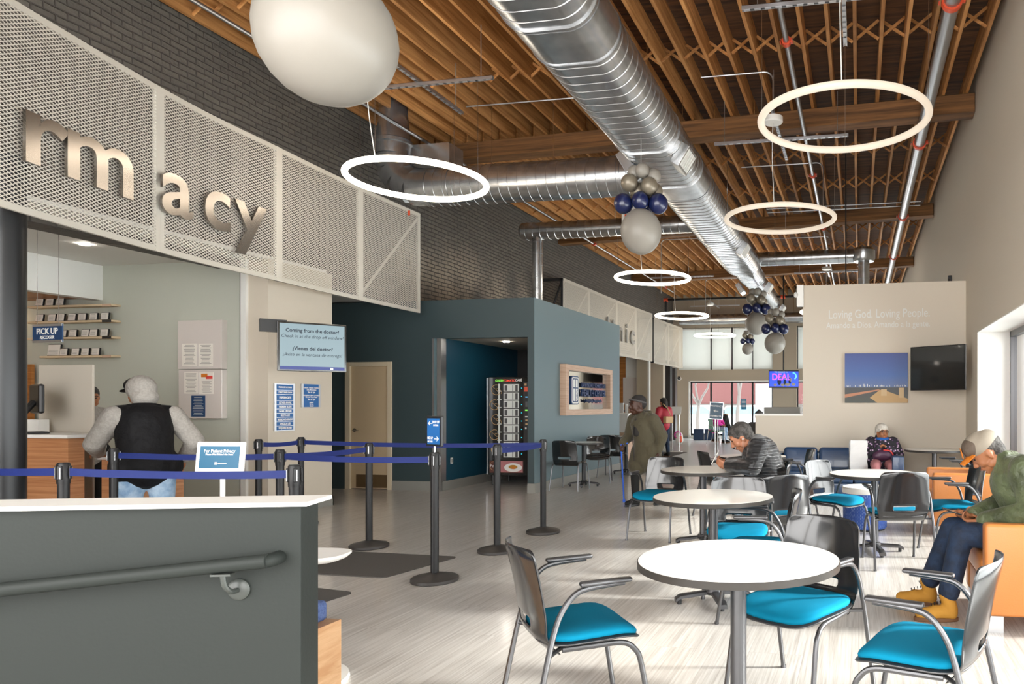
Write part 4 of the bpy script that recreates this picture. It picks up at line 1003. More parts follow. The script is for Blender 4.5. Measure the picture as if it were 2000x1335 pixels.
# far television with a stage show on it
a = P(1502, 740, 23.5); b = P(1560, 740, 23.7); t3 = empty('television', (a + b) / 2); t3.rotation_euler = (0, 0, math.atan2(b.y - a.y, b.x - a.x)); tag(t3, 'far television showing a bright blue stage show', 'television')
L = (b - a).length / 2; H_ = .30
MB().box((-L, 0, -H_), (L, .06, H_), .008).build('housing', 'black', t3); MB().box((-L + .015, -.002, -H_ + .06), (L - .015, 0, H_ - .05)).build('display', 'screen_blue_lit', t3)
text('DEAL', .30, 'screen_pink_lit', t3, (-.09, -.005, .06), (PI / 2, 0, 0), .001, xs=.9, bold=.006)
text('TS MAKE A', .085, 'screen_white_lit', t3, (-.1, -.005, .222), (PI / 2, 0, 0), .001, xs=1.1, bold=.002)
m = MB(); m.tube(arc((.30, -.006, .1), .11, -1.0, 1.6, 14), .022, 6); m.build('arc_graphic', 'screen_cyan_lit', t3)
m = MB(); 
for x, z, rx, rz in ((-.16, -.08, .07, .11), (.03, -.1, .05, .09), (.2, -.06, .05, .1)): m.sph((x, -.004, z), (rx, .002, rz), 16)
m.build('stage_figures', 'denim_dark', t3)
m = MB()
for x, z, rx, rz in ((-.1, .06, .028, .035), (.04, .02, .025, .03), (.19, .07, .022, .03), (-.3, -.19, .06, .04), (-.05, -.19, .07, .045), (.12, -.18, .09, .05), (.32, -.17, .07, .05), (.23, -.02, .03, .06)): m.sph((x, -.006, z), (rx, .002, rz), 14)
m.build('stage_faces', 'balloon_silver', t3)
MB().tube([(0, .05, 0), (0, .05, 3.5)], .025, 8).build('ceiling_pole', 'black', t3)

# small fixtures above the partition
o = empty('wall_device', PXX(1855, 546, XR - .03)); tag(o, 'small dark junction device with looped cables above the partition corner', 'device'); MB().box((-.03, -.05, -.05), (.03, .05, .07), .006).build('housing', 'steel_black', o)
MB().tube(arc((-.02, 0, -.1), .12, .2, PI - .2, 14, 'yz'), .008, 8).build('cable', 'black', o, True)
o = MB().tube([(0, 0, 0), (.0, 0, -2.75)], .012, 8).build('hanging_rod', 'black', None, True); p = P(1652, 440, 12.6); o.location = (p.x, p.y, ZD - .001); tag(o, 'thin black rod hanging down behind the partition wall', 'rod')
o = empty('emergency_light', (-.90, YT - .03, 3.12)); tag(o, 'white emergency light fixed to the top left edge of the partition', 'light'); MB().box((-.06, -.03, -.2), (.05, .05, .14), .008).build('housing', 'white_paint', o); MB().sph((-.07, -.05, -.02), (.035, .045, .045), 14).build('lamp_head', 'white_soft', o, True)
o = MB().box((-.28, -.03, -.45), (.28, 0, .45), .005).build('wall_poster', 'board_white'); p = PY(1233, 763, 22.97); o.location = p; tag(o, 'pale framed poster on the white clinic wall', 'poster')
# ---------------- vending machine
vm = empty('vending_machine', GZ(962, 956.5, 0)); a, b = GZ(909, 957, 0), GZ(1012, 956, 0); vm.location = ((a.x + b.x) / 2, 11.35, 0); vm.rotation_euler = (0, 0, .06); tag(vm, 'black fresh food vending machine with a lit carousel in the recess', 'vending machine')
W2 = .43; H1 = .17; H2 = 1.85
m = MB(); m.box((-W2, 0, H1), (W2, .8, H2), .01); m.build('cabinet', 'black_gloss', vm)
for x, y in ((-W2 + .07, .06), (W2 - .07, .06), (-W2 + .07, .7), (W2 - .07, .7)): MB().tube([(x, y, 0), (x, y, H1 + .01)], [.018, .028], 8).build('leg', 'black', vm)
MB().tube([(-W2 - .004, -.01, H1 + .02), (-W2 - .004, -.01, H2 - .02)], .008, 8).build('edge_strip', 'chrome', vm)
pw = MB(); pw.box((-.16, -.006, .47), (.145, -.001, 1.73)); pw = pw.build('product_window', 'black', vm)
zt = 1.725
for i in range(9):
    q = MB(); z1 = zt - i * .14; q.box((-.14, -.012, z1 - .125), (.135, -.006, z1), .004); q = q.build('compartment', 'glass_white', pw)
    q2 = MB(); q2.box((-.12, -.014, z1 - .11), (-.07, -.012, z1 - .02)); q2.box((.02, -.014, z1 - .12), (.03, -.012, z1 - .01)); q2.box((.07, -.014, z1 - .12), (.115, -.012, z1 - .015)); q2.build('divider', 'steel_dark', q)
    MB().box((.172, -.006, z1 - .075), (.188, -.001, z1 - .06)).build('button', 'led_cyan', vm)
sp_ = MB()
for i in range(5):
    cz = 1.63 - i * .255; cx = -.27 if i % 2 == 0 else -.30
    sp_.tube(arc((cx, -.008, cz), .085, PI * .35, PI * 1.75, 18), .006, 6); sp_.tube(arc((cx + .02, -.008, cz - .05), .07, -.3, 1.8, 10), .004, 6); sp_.tube([(cx - .05, -.008, cz + .04), (cx + .05, -.008, cz - .04)], .004, 6)
sp_.build('swirl_decoration', 'tan_bag', vm)
m = MB(); m.box((-.235, -.008, .47), (-.205, -.001, 1.73)); 
for i in range(9): m.box((-.25, -.012, 1.6 - i * .14), (-.18, -.002, 1.615 - i * .14))
m.build('light_column', 'glass_white', vm)
text('GREEN', .052, 'led_green', vm, (-.21, -.004, 1.785), (PI / 2, 0, 0), .001, bold=.001); text('TOMATO', .052, 'tomato_red', vm, (-.04, -.004, 1.785), (PI / 2, 0, 0), .001, bold=.001); text('CAFÉ', .052, 'text_white', vm, (.125, -.004, 1.79), (PI / 2, 0, 0), .001, bold=.001)
cpn = MB().box((.215, -.008, .6), (.39, -.001, 1.76)).build('control_panel', 'black', vm)
for x0, z0, x1, z1, mm_ in ((.235, 1.70, .27, 1.735, 'tan_bag'), (.23, 1.6, .33, 1.68, 'coupling_red'), (.25, 1.5, .31, 1.515, 'screen_cyan_lit'), (.25, 1.34, .32, 1.43, 'steel_dark'), (.245, 1.27, .295, 1.295, 'led_green'), (.25, 1.1, .325, 1.125, 'tan_bag'), (.25, 1.03, .325, 1.06, 'tan_bag'), (.245, .96, .27, .99, 'text_grey'), (.29, .96, .31, .99, 'text_grey'), (.245, 1.16, .31, 1.18, 'text_grey')):
    MB().box((x0, -.012, z0), (x1, -.008, z1)).build('control', mm_, cpn)
po = MB().box((-W2 + .04, -.006, .215), (.21, -.001, .42)).build('food_poster', 'lip_dark', vm)
m = MB(); m.box((-.2, -.008, .225), (.2, -.006, .415)); m.build('poster_photo', 'pants_pink', po)
m = MB(); m.sph((.03, -.009, .305), (.16, .002, .075), 24); m.build('plate', 'white_paint', po)
m = MB(); m.sph((.03, -.011, .315), (.08, .002, .035), 16); m.build('pasta', 'boot_tan', po); m = MB(); m.sph((.04, -.013, .30), (.04, .002, .02), 16); m.build('yolk', 'cap_orange', po)
text('Food', .07, 'text_white', po, (-.31, -.009, .33), (PI / 2, 0, 0), .001, shear=.2); MB().tube(arc((-.31, -.008, .33), .075, 0, 2 * PI, 20), .003, 5).build('badge_ring', 'tan_bag', po)
o = MB().box((-.035, -.006, -.05), (.035, 0, .05), .002).build('wall_socket', 'white_paint'); o.location = PXX(882, 899, -6.527); o.rotation_euler = (0, 0, PI / 2); tag(o, 'white wall socket on the teal wall left of the vending machine', 'socket')
MB().box((-.014, -.008, -.03), (.014, -.006, .03)).build('outlet', 'text_dim', o)
# security camera, glow of clinic desk
se = empty('security_camera', PY(1326, 738, YE - .08)); tag(se, 'black dome security camera on the far end wall', 'camera'); MB().sph((0, 0, 0), .075, 16).build('dome', 'black_gloss', se, True); MB().lathe([(0, 0), (.09, 0), (.09, .05), (0, .05)], 20, (0, 0, -.02), Matrix.Translation((0, .04, 0)) @ Matrix.Rotation(-PI / 2, 4, 'X')).build('mount', 'white_paint', se)
o = MB().box((-.04, -.05, -.1), (.04, 0, .1), .01).build('access_reader', 'white_paint'); o.location = PY(1320, 745, YE); tag(o, 'small white reader box below the dome camera', 'box')
# ================================================================ FURNITURE
def shell_back(w0=.205, w1=.228, w2=.205, z0=.395, z1=.81, slot=(.49, .535, .095), thick=.008, xoff=0.0):
    bm = bmesh.new(); nu, nv = 24, 22; V = {}
    for j in range(nv + 1):
        t = j / nv; z = z0 + (z1 - z0) * t
        x = -.15 - .06 * min(1, t / .18) ** .7 - .075 * t ** 1.6 + xoff
        hw = (w0 + (w1 - w0) * min(1, t / .35)) if t < .35 else w1 + (w2 - w1) * ((t - .35) / .65)
        if t > .93: hw -= .03 * ((t - .93) / .07) ** 2
        for i in range(nu + 1):
            s = -1 + 2 * i / nu; y = s * hw; xx = x + .055 * abs(s) ** 2.2 * (.55 + .45 * t)
            V[i, j] = bm.verts.new((xx, y, z + (.012 * (1 - s * s) if j == nv else 0)))
    for j in range(nv):
        zc_ = z0 + (z1 - z0) * (j + .5) / nv
        for i in range(nu):
            y = (-1 + 2 * (i + .5) / nu) * .215
            if slot and slot[0] < zc_ < slot[1] and abs(y) < slot[2]: continue
            bm.faces.new((V[i, j], V[i + 1, j], V[i + 1, j + 1], V[i, j + 1]))
    me = bpy.data.meshes.new('backrest'); bm.to_mesh(me); bm.free()
    o = bpy.data.objects.new('backrest', me); col.objects.link(o)
    s = o.modifiers.new('s', 'SOLIDIFY'); s.thickness = thick
    q = o.modifiers.new('q', 'SUBSURF'); q.levels = 1
    baked(o); me = o.data; bpy.data.objects.remove(o); return me
def pad(w, d0, d1, z, th, front_drop=.03, n=36, side=.018):
    bm = bmesh.new(); rings = []
    def P_(a, k, top):
        ca, sa = math.cos(a), math.sin(a); e = 2 / 4.2
        x = (abs(ca) ** e) * (1 if ca >= 0 else -1); y = (abs(sa) ** e) * (1 if sa >= 0 else -1)
        px = x * k * (d1 - d0) / 2 + (d0 + d1) / 2; py = y * k * w / 2
        f = (px - d0) / (d1 - d0)
        zz = z - front_drop * max(0, (f - .72) / .28) ** 2 + side * (py / (w / 2)) ** 2 * .6 + .012 * max(0, (.3 - f) / .3) ** 2
        return Vector((px, py, zz + (th * (1 - k ** 6) * .25 if top else 0)))
    prof = [(0.02, 1, 0), (.5, 1, 0), (.85, 1, 0), (.97, 1, -.006), (1.0, 1, -th * .45), (.985, 1, -th * .9), (.9, 0, -th), (.4, 0, -th), (.02, 0, -th)]
    for k, top, dz in prof:
        rings.append([bm.verts.new(P_(2 * PI * i / n, k, top) + Vector((0, 0, dz))) for i in range(n)])
    fs = []
    for A, B_ in zip(rings[:-1], rings[1:]):
        for i in range(n): fs.append(bm.faces.new((A[i], B_[i], B_[(i + 1) % n], A[(i + 1) % n])))
    fs += [bm.faces.new(rings[0]), bm.faces.new(rings[-1][::-1])]
    bmesh.ops.recalc_face_normals(bm, faces=fs)
    me = bpy.data.meshes.new('seat'); bm.to_mesh(me); bm.free(); return me
back_me = shell_back(); seat_me = pad(.45, -.19, .222, .463, .032); pan_me = pad(.465, -.2, .232, .432, .014)
def side_leg(y, arm=True):
    s = 1 if y > 0 else -1; m = MB()
    pts = [(-.275, s * .262, 0), (-.20, s * .255, .36), (-.165, s * .25, .5), (-.135, s * .25, .575), (-.085, s * .25, .635), (-.02, s * .25, .655), (.12, s * .25, .662)]
    m.tube(smoothpath(pts, 5), .0115, 10); m.tube([(-.19, s * .254, .41), (-.10, s * .15, .41)], .009, 8); return m
def front_leg(y):
    s = 1 if y > 0 else -1; m = MB()
    m.tube(smoothpath([(.255, s * .235, 0), (.205, s * .225, .30), (.175, s * .22, .375), (.12, s * .215, .408), (.0, s * .21, .412), (-.12, s * .2, .412)], 5), .0115, 10); return m
def cafe_chair():
    r = empty('cafe_chair'); wrap('seat', seat_me, 'seat_blue', r, True, angle=0); wrap('seat_pan', pan_me, 'steel_dark', r, True, angle=0); wrap('backrest', back_me, 'chair_shell', r, True, angle=60)
    for s in (1, -1):
        side_leg(s).build('leg', 'chair_metal', r, True); front_leg(s).build('leg', 'chair_metal', r, True)
        a = MB(); a.box((-.065, s * .25 - .019, .662), (.15, s * .25 + .019, .682), .009, seg=3); a.build('armrest', 'steel_dark', r, True)
        for x, y in ((-.275, .262), (.255, .235)): MB().tube([(x, s * y, 0), (x, s * y, .014)], .014, 10).build('foot_cap', 'chair_metal', r)
    MB().tube([(-.10, -.16, .41), (-.10, .16, .41)], .009, 8).build('crossbar', 'chair_metal', r)
    return r
mat('chair_metal', (.11, .11, .115), .3, metal=.8)
proto = cafe_chair(); used = [False]
def place_chair(xc, zc, fx, fz, label, group=None, p=None):
    w = W(xc, zc); a = face(fx, fz)
    if p is None: p = proto; flag = used
    else: flag = p[1]; p = p[0]
    o = p if not flag[0] else dup(p); flag[0] = True
    o.location = (w.x, w.y, 0); o.rotation_euler = (0, 0, a); tag(o, label, 'chair', group); return o
G1 = 'armchairs with turquoise seats in the cafe area'
place_chair(-.635, 3.05, .87, .48, 'turquoise seated chair left of the nearest round table', G1)
place_chair(.76, 2.76, -.87, .49, 'turquoise seated chair cut by the lower right corner, back toward the camera', G1)
place_chair(.335, 3.38, -.62, -.78, 'turquoise seated chair tucked in behind the nearest table on its right', G1)
place_chair(.085, 5.32, -.05, -1, 'turquoise seated chair facing the camera behind the second table', G1)
place_chair(-.71, 7.45, -.3, -.95, 'turquoise seated chair beside the walking woman, left of the third table', G1)
place_chair(.35, 6.98, -1, .0, 'turquoise seated chair on which the man in the black puffer jacket sits', G1)
place_chair(.40, 5.98, -.35, .94, 'empty grey backed chair between the second and third tables', G1)
place_chair(.21, 4.72, -1, .06, 'turquoise seated chair with its black back side-on right of the second table', G1)
place_chair(1.09, 7.06, .72, -.69, 'turquoise seated chair left of the right-hand round table', G1)
place_chair(1.48, 6.22, -.06, 1, 'dark backed chair seen from behind in front of the right-hand round table', G1)
place_chair(2.10, 6.65, -1, -.0, 'turquoise seated chair in front of the rear orange armchair', G1)
place_chair(2.98, 9.3, -1, .05, 'black backed chair by the window beside the far round table', G1)
place_chair(-.06, 8.75, .9, .35, 'pale backed chair at the table behind the man with the phone', G1)
place_chair(.83, 9.0, -1, -.1, 'black chair by the sofa, right of the table behind the man', G1)

def round_table(x, y, label, R=.42, h=.737, ang=.4, dark=False, base_r=.27):
    r = empty('round_table', (x, y, 0), ang); tag(r, label, 'table', 'round cafe tables')
    MB().lathe([(0, h - .004), (R - .004, h - .004), (R - .004, h), (0, h)][::-1], 96).build('tabletop', 'table_white', r, True)
    MB().lathe([(0, h - .034), (R - .02, h - .034), (R, h - .028), (R, h - .002), (R - .004, h - .001), (R - .004, h - .03)], 96).build('edge_band', 'edge_dark', r, True)
    MB().lathe([(.0, .07), (.034, .07), (.034, h - .035), (0, h - .035)], 28).build('column', 'steel_dark' if not dark else 'steel_black', r, True)
    MB().lathe([(0, .055), (.055, .055), (.06, .075), (.05, .095), (.034, .1), (0, .1)], 28).build('hub', 'steel_dark' if not dark else 'steel_black', r, True)
    MB().lathe([(0, h - .05), (.09, h - .05), (.09, h - .034), (0, h - .034)], 20).build('top_plate', 'steel_black', r)
    for i in range(4):
        a = PI / 2 * i; d = Vector((math.cos(a), math.sin(a), 0)); m = MB(); n = Vector((-d.y, d.x, 0)); prev = None; L = base_r
        for k in range(9):
            t = k / 8; c = d * (.03 + (L - .03) * t); zt = .085 - .02 * t - (.018 * max(0, (t - .85) / .15) ** 2); w_ = .026 + .004 * t
            ring = [m.bm.verts.new(c + n * w_ * q + Vector((0, 0, zz))) for q, zz in ((-1, zt - .028), (-1, zt - .008), (-.6, zt), (.6, zt), (1, zt - .008), (1, zt - .028))]
            if prev:
                for q in range(6): m.bm.faces.new((prev[q], prev[(q + 1) % 6], ring[(q + 1) % 6], ring[q]))
            else: m.bm.faces.new(ring[::-1])
            prev = ring
        m.bm.faces.new(prev)
        m.build('foot', 'steel_dark' if not dark else 'steel_black', r, True, angle=50)
        MB().lathe([(0, 0), (.016, 0), (.016, .045), (0, .045)], 12, tuple(d * (L - .03))).build('glide', 'black', r)
    return r
T1 = W(.052, 2.99); T2 = W(-.09, 5.015); T3 = W(-.228, 7.1); T4 = W(1.39, 6.7); T5 = W(.33, 8.95); T6 = W(2.98, 10.25)
round_table(T1.x, T1.y, 'nearest round white table at the bottom of the view', ang=.0 - TH)
round_table(T2.x, T2.y, 'second round white table, middle one of the row', ang=.45)
round_table(T3.x, T3.y, 'third round table where the man looks at his phone', ang=.3)
round_table(T4.x, T4.y, 'right-hand round table in front of the woman on the sofa', ang=.25)
round_table(T5.x, T5.y, 'round table mostly hidden behind the seated man and the second row', ang=.3)
round_table(T6.x, T6.y, 'round table in the far corner below the black television', ang=.3)
# small tables and black stacking chairs along the blue wall
ta = Vector((-4.56, 11.46, 0)); tb = Vector((-4.57, 13.72, 0))
def small_table(v, label):
    r = round_table(v.x, v.y, label, .31, .745, .2, True, .26); return r
small_table(ta, 'small pale table by the blue wall, nearer one'); small_table(tb, 'small table by the blue wall, farther one behind the walking woman')
sb_me = shell_back(.20, .215, .205, .40, .80, (.50, .545, .10)); ss_me = pad(.44, -.2, .23, .455, .014, .035)
def side_chair():
    r = empty('side_chair'); wrap('backrest', sb_me, 'black_gloss', r, True, angle=60); wrap('seat', ss_me, 'black_gloss', r, True, angle=0)
    for s in (1, -1):
        MB().tube(smoothpath([(-.255, s * .245, 0), (-.20, s * .225, .33), (-.16, s * .215, .42), (-.08, s * .2, .432)], 5), .010, 8).build('leg', 'chair_metal', r, True)
        MB().tube(smoothpath([(.235, s * .235, 0), (.20, s * .22, .33), (.16, s * .21, .42), (.06, s * .2, .435)], 5), .010, 8).build('leg', 'chair_metal', r, True)
    MB().tube([(-.08, -.2, .432), (-.08, .2, .432)], .009, 8).build('crossbar', 'chair_metal', r)
    return r
sp = (side_chair(), [False]); G2 = 'black plastic chairs along the blue wall'
def pc2(x, y, fx, fz, label): place_chair(x * CT + y * ST, -x * ST + y * CT, fx, fz, label, G2, sp)
def pc(u, v, fx, fz, label):
    g = GZ(u, v, 0); xc = g.x * CT + g.y * ST; zc = -g.x * ST + g.y * CT; return place_chair(xc, zc, fx, fz, label, G2, sp)
pc2(-4.60, 10.97, .22, 1, 'nearest black plastic chair by the blue wall'); pc2(-4.56, 12.10, .1, -1, 'middle black plastic chair, facing the camera across the small table'); pc2(-4.62, 13.12, .15, 1, 'farthest black plastic chair by the blue wall, near the walking woman')

# orange armchairs
def armchair(x, y, rz, label):
    r = empty('armchair', (x, y, 0), rz); tag(r, label, 'armchair', 'orange leather cube armchairs')
    for s in (1, -1): MB().box((-.37, s * .4 - (.0 if s < 0 else .115), .10), (.37, s * .4 + (.115 if s < 0 else .0), .655), .022, seg=3).build('arm', 'orange_leather', r, True)
    MB().box((-.37, -.284, .10), (-.2, .284, .80), .03, seg=3).build('backrest', 'orange_leather', r, True)
    MB().box((-.199, -.283, .10), (.36, .283, .28), .012).build('base', 'orange_leather', r, True); MB().box((-.198, -.282, .281), (.375, .282, .43), .04, seg=4).build('seat_cushion', 'orange_leather', r, True)
    for sx in (-.31, .31):
        for sy in (-.34, .34): MB().box((sx - .05, sy - .04, 0), (sx + .05, sy + .04, .099)).build('foot', 'aluminium', r)
    return r
a0 = GZ(1943, 1236, 0)
AC1 = armchair(1.12, 4.93, PI, 'orange leather armchair at the right edge with the man in the green jacket')
AC2 = armchair(1.14, 8.2, PI, 'empty orange leather armchair further back by the window')
# pattern ottoman
def make_ottoman_mat():
    m = M['ottoman_blue']; n = m.node_tree.nodes; l = m.node_tree.links; b = n['Principled BSDF']; tc = n.new('ShaderNodeTexCoord')
    gr = n.new('ShaderNodeSeparateXYZ'); l.new(tc.outputs['Object'], gr.inputs[0]); at = n.new('ShaderNodeMath'); at.operation = 'ARCTAN2'; l.new(gr.outputs['Y'], at.inputs[0]); l.new(gr.outputs['X'], at.inputs[1])
    c = n.new('ShaderNodeCombineXYZ'); s = n.new('ShaderNodeMath'); s.operation = 'MULTIPLY'; s.inputs[1].default_value = .24; l.new(at.outputs[0], s.inputs[0]); l.new(gr.outputs['Z'], c.inputs['X']); l.new(s.outputs[0], c.inputs['Y'])
    br = n.new('ShaderNodeTexBrick'); br.inputs['Scale'].default_value = 1; br.inputs['Brick Width'].default_value = .035; br.inputs['Row Height'].default_value = .018; br.inputs['Mortar Size'].default_value = .0065
    br.inputs['Color1'].default_value = (*S('2f4b98'), 1); br.inputs['Color2'].default_value = (*S('3d62b8'), 1); br.inputs['Mortar'].default_value = (*S('3556a4'), 1)
    br.inputs['Color2'].default_value = (*S('8fa6cf'), 1); l.new(c.outputs[0], br.inputs['Vector']); l.new(br.outputs['Color'], b.inputs['Base Color'])
make_ottoman_mat()
ot = empty('ottoman', W((1689 - PX0) / F * 7.98, 7.98)); tag(ot, 'round blue patterned ottoman with a white top under the right-hand table', 'ottoman')
MB().lathe([(0, .015), (.225, .015), (.24, .03), (.24, .40), (.0, .40)], 48).build('body', 'ottoman_blue', ot, True); MB().lathe([(0, .401), (.245, .401), (.25, .41), (.25, .455), (.24, .468), (0, .47)], 48).build('top', 'white_paint', ot, True); MB().lathe([(0, 0), (.22, 0), (.22, .015), (0, .015)], 32).build('foot_ring', 'black', ot)
# navy sofa
sx0 = PY(1500, 900, 10.5).x; sx1 = PY(1766, 900, 10.5).x
so_ = empty('sofa', ((sx0 + sx1) / 2, 10.85, 0)); tag(so_, 'navy leather sofa with loose back cushions against the partition', 'sofa'); HW = (sx1 - sx0) / 2
for s in (1, -1): MB().box((s * HW - (.17 if s > 0 else 0), -.40, .05), (s * HW + (.17 if s < 0 else 0), .43, .645), .02, seg=3).build('arm', 'navy_leather', so_, True)
MB().box((-HW + .17, .22, .05), (HW - .17, .43, .66), .03, seg=3).build('backrest', 'navy_leather', so_, True)
MB().box((-HW + .171, -.38, .05), (HW - .171, .22, .24), .01).build('base', 'navy_leather', so_, True)
wd_ = (2 * HW - .34) / 3
for i in range(3):
    x = -HW + .17 + i * wd_
    MB().box((x + .003, -.395, .241), (x + wd_ - .003, .21, .42), .035, seg=4).build('seat_cushion', 'navy_leather', so_, True)
    MB().box((x + .01, .0, -.18), (x + wd_ - .01, .14, .18), .06, Mx=Matrix.Translation((0, .10, .565)) @ Matrix.Rotation(-.22, 4, 'X'), seg=5).build('back_cushion', 'navy_leather', so_, True)
m = MB(); m.box((-HW + .02, -.39, .028), (HW - .02, -.37, .05)); m.box((-HW + .02, .4, .028), (HW - .02, .42, .05)); m.build('base_rail', 'chrome', so_)
for s in (1, -1):
    for y in (-.36, .38): MB().box((s * (HW - .06) - .02, y - .02, 0), (s * (HW - .06) + .02, y + .02, .03)).build('foot', 'chrome', so_)
# paper bag on the sofa
def bag(name, m, w, d, h, label, loc, rz, cat='bag', lean=.02):
    b = MB(); n = 7; rr = random.Random(5); V = []
    for k in range(n + 1):
        t = k / n; row = []
        for x, y in ((-1, -1), (0, -1.0), (1, -1), (1, 0), (1, 1), (0, 1), (-1, 1), (-1, 0)):
            dd = (.82 if y == 0 and abs(x) == 1 and t > .3 else 1.0)
            row.append(b.bm.verts.new((x * w / 2 * dd + rr.uniform(-.006, .006), y * d / 2 * (1 - .25 * t) + rr.uniform(-.005, .005), h * t)))
        V.append(row)
    for A, B_ in zip(V[:-1], V[1:]):
        for i in range(8): b.bm.faces.new((A[i], A[(i + 1) % 8], B_[(i + 1) % 8], B_[i]))
    b.bm.faces.new(V[0][::-1])
    o = b.build(name, m, None, False, loc, rz); return tag(o, label, cat)
bg_ = P(1676, 912, 10.55); bag('paper_bag', 'paper_white', .25, .16, .43, 'tall white paper bag standing on the navy sofa', (bg_.x, bg_.y, .422), .15) if mat('paper_white', S('d9d9d8'), .6) else None

# ---------------- stanchions and belts
SH = 1.005
def stanchion_parts():
    r = empty('barrier_post')
    MB().lathe([(0, 0), (.172, 0), (.178, .006), (.178, .026), (.165, .036), (.06, .062), (.04, .068), (0, .068)], 48).build('base', 'post_base', r, True)
    MB().lathe([(0, .06), (.031, .06), (.031, .87), (0, .87)], 28).build('pole', 'post_black', r, True)
    MB().lathe([(0, .87), (.034, .87), (.035, .885), (.035, .995), (.03, 1.005), (0, 1.006)], 28).build('cassette', 'post_black', r, True)
    for k in range(4):
        a = PI / 2 * k; m = MB(); m.box((.033, -.014, .90), (.043, .014, .985), .004, Mx=Matrix.Rotation(a, 4, 'Z')); c = m.build('belt_clip', 'black', r)
        m = MB(); m.box((.042, .004, .905), (.045, .008, .975), Mx=Matrix.Rotation(a, 4, 'Z')); m.build('clip_spring', 'chrome', c)
    return r
mat('post_base', S('33302e'), .45)
sproto = stanchion_parts(); su = [False]; posts = {}
def zpost(u, v): return F * (EYE - SH) / (v - HOR)
def add_post(key, loc, label, rz=0.0):
    o = sproto if not su[0] else dup(sproto); su[0] = True; o.location = (loc.x, loc.y, 0); o.rotation_euler = (0, 0, rz); tag(o, label, 'barrier post', 'black belt barrier posts'); posts[key] = Vector((loc.x, loc.y, 0))
for k, u, v, lab in (('A', 849, 1134, 'black barrier post carrying the blue direction sign'), ('B', 721, 1068, 'black barrier post on the floor left of the sign post'), ('C', 971, 1077, 'black barrier post in front of the vending machine'), ('D', 1061, 1040, 'rightmost black barrier post by the blue wall corner')):
    add_post(k, GZ(u, v, 0), lab, random.random())
for k, u, v, lab in (('E', 588, 853, 'farthest black barrier post before the white screen wall'), ('F', 505, 857, 'black barrier post right of the privacy sign'), ('G', 547, 877, 'black barrier post above the middle of the half wall'), ('H', 575, 907, 'closest black barrier post at the end of the half wall'), ('I', 124, 903, 'black barrier post near the steel column'), ('J', 222, 875, 'black barrier post in front of the man in the vest'), ('K', -130, 907, 'black barrier post beyond the left edge')):
    zc_ = F * (EYE - SH) / (v - HOR)
    if k == 'K': continue
    add_post(k, W((u - PX0) / F * zc_, zc_), lab, random.random())
def belt(a, b, label, sag=.012, z=.945):
    p, q = posts[a].copy(), posts[b].copy(); d = (q - p).normalized(); p = p + d * .045; q = q - d * .045; n = 24; m = MB(); L = (q - p).length; prev = None
    side = Vector((-d.y, d.x, 0)) * .0009
    for i in range(n + 1):
        t = i / n; c = p.lerp(q, t); zz_ = z - sag * 4 * t * (1 - t) - 0; tw = .35 * math.sin(PI * t)
        u = Vector((-d.y * math.sin(tw), d.x * math.sin(tw), math.cos(tw))) * .024
        ring = [m.bm.verts.new(Vector((c.x, c.y, zz_)) + u * s + side * e) for s, e in ((1, 1), (-1, 1), (-1, -1), (1, -1))]
        if prev:
            for k in range(4): m.bm.faces.new((prev[k], prev[(k + 1) % 4], ring[(k + 1) % 4], ring[k]))
        else: m.bm.faces.new(ring)
        prev = ring
    m.bm.faces.new(prev[::-1])
    o = m.build('barrier_belt', 'belt_blue', None, True); return tag(o, label, 'belt', 'blue retractable barrier belts')
posts['L'] = posts['I'] + (posts['I'] - posts['H']).normalized() * 1.6 + Vector((0, .15, 0))
belt('I', 'L', 'blue belt crossing the steel column at the left edge'); belt('I', 'H', 'nearest long blue belt across the man in the vest'); belt('J', 'G', 'blue belt stretched across the privacy sign'); belt('G', 'A', 'blue belt running to the post with the direction sign')
belt('G', 'B', 'bright blue belt slanting back to the middle post'); belt('F', 'E', 'short bright blue belt before the white screen wall'); belt('E', 'D', 'longest blue belt passing the brown door and vending machine', .02); belt('C', 'D', 'short bright blue belt at the right end of the barrier')
# direction sign on post A
r = empty('direction_sign', (posts['A'].x, posts['A'].y, SH)); r.rotation_euler = (0, 0, TH - .5); tag(r, 'blue drop off and pick up direction sign on a barrier post', 'sign')
MB().tube([(0, 0, 0), (0, 0, .05)], .008, 8).build('stem', 'chrome', r)
MB().box((-.088, -.01, .044), (.088, .014, .282), .006).build('frame', 'steel_black', r); MB().box((-.070, -.0125, .062), (.070, -.0095, .263)).build('panel', 'sign_blue', r)
def arrow(x, z, d, s=.03):
    m = MB(); m.box((x - s, -.0145, z - s * .12), (x + s, -.0125, z + s * .12)); e = x + d * s
    m.prism([(e, z + .0), (e - d * s * .9, z + s * .75), (e - d * s * .55, z), (e - d * s * .9, z - s * .75)], .0125, .0145, RX); return m
arrow(-.035, .225, -1, .024).build('arrow', 'text_white', r); arrow(.035, .105, 1, .026).build('arrow', 'text_white', r)
text('DROP OFF', .027, 'text_white', r, (.03, -.0145, .235), (PI / 2, 0, 0), .0006, xs=.62, bold=.0008); text('ENTREGA', .018, 'text_white', r, (.03, -.0145, .21), (PI / 2, 0, 0), .0006, xs=.7, bold=.0005)
text('PICK UP', .027, 'text_white', r, (-.035, -.0145, .11), (PI / 2, 0, 0), .0006, xs=.62, bold=.0008); text('RECOGER', .018, 'text_white', r, (-.035, -.0145, .083), (PI / 2, 0, 0), .0006, xs=.7, bold=.0005)

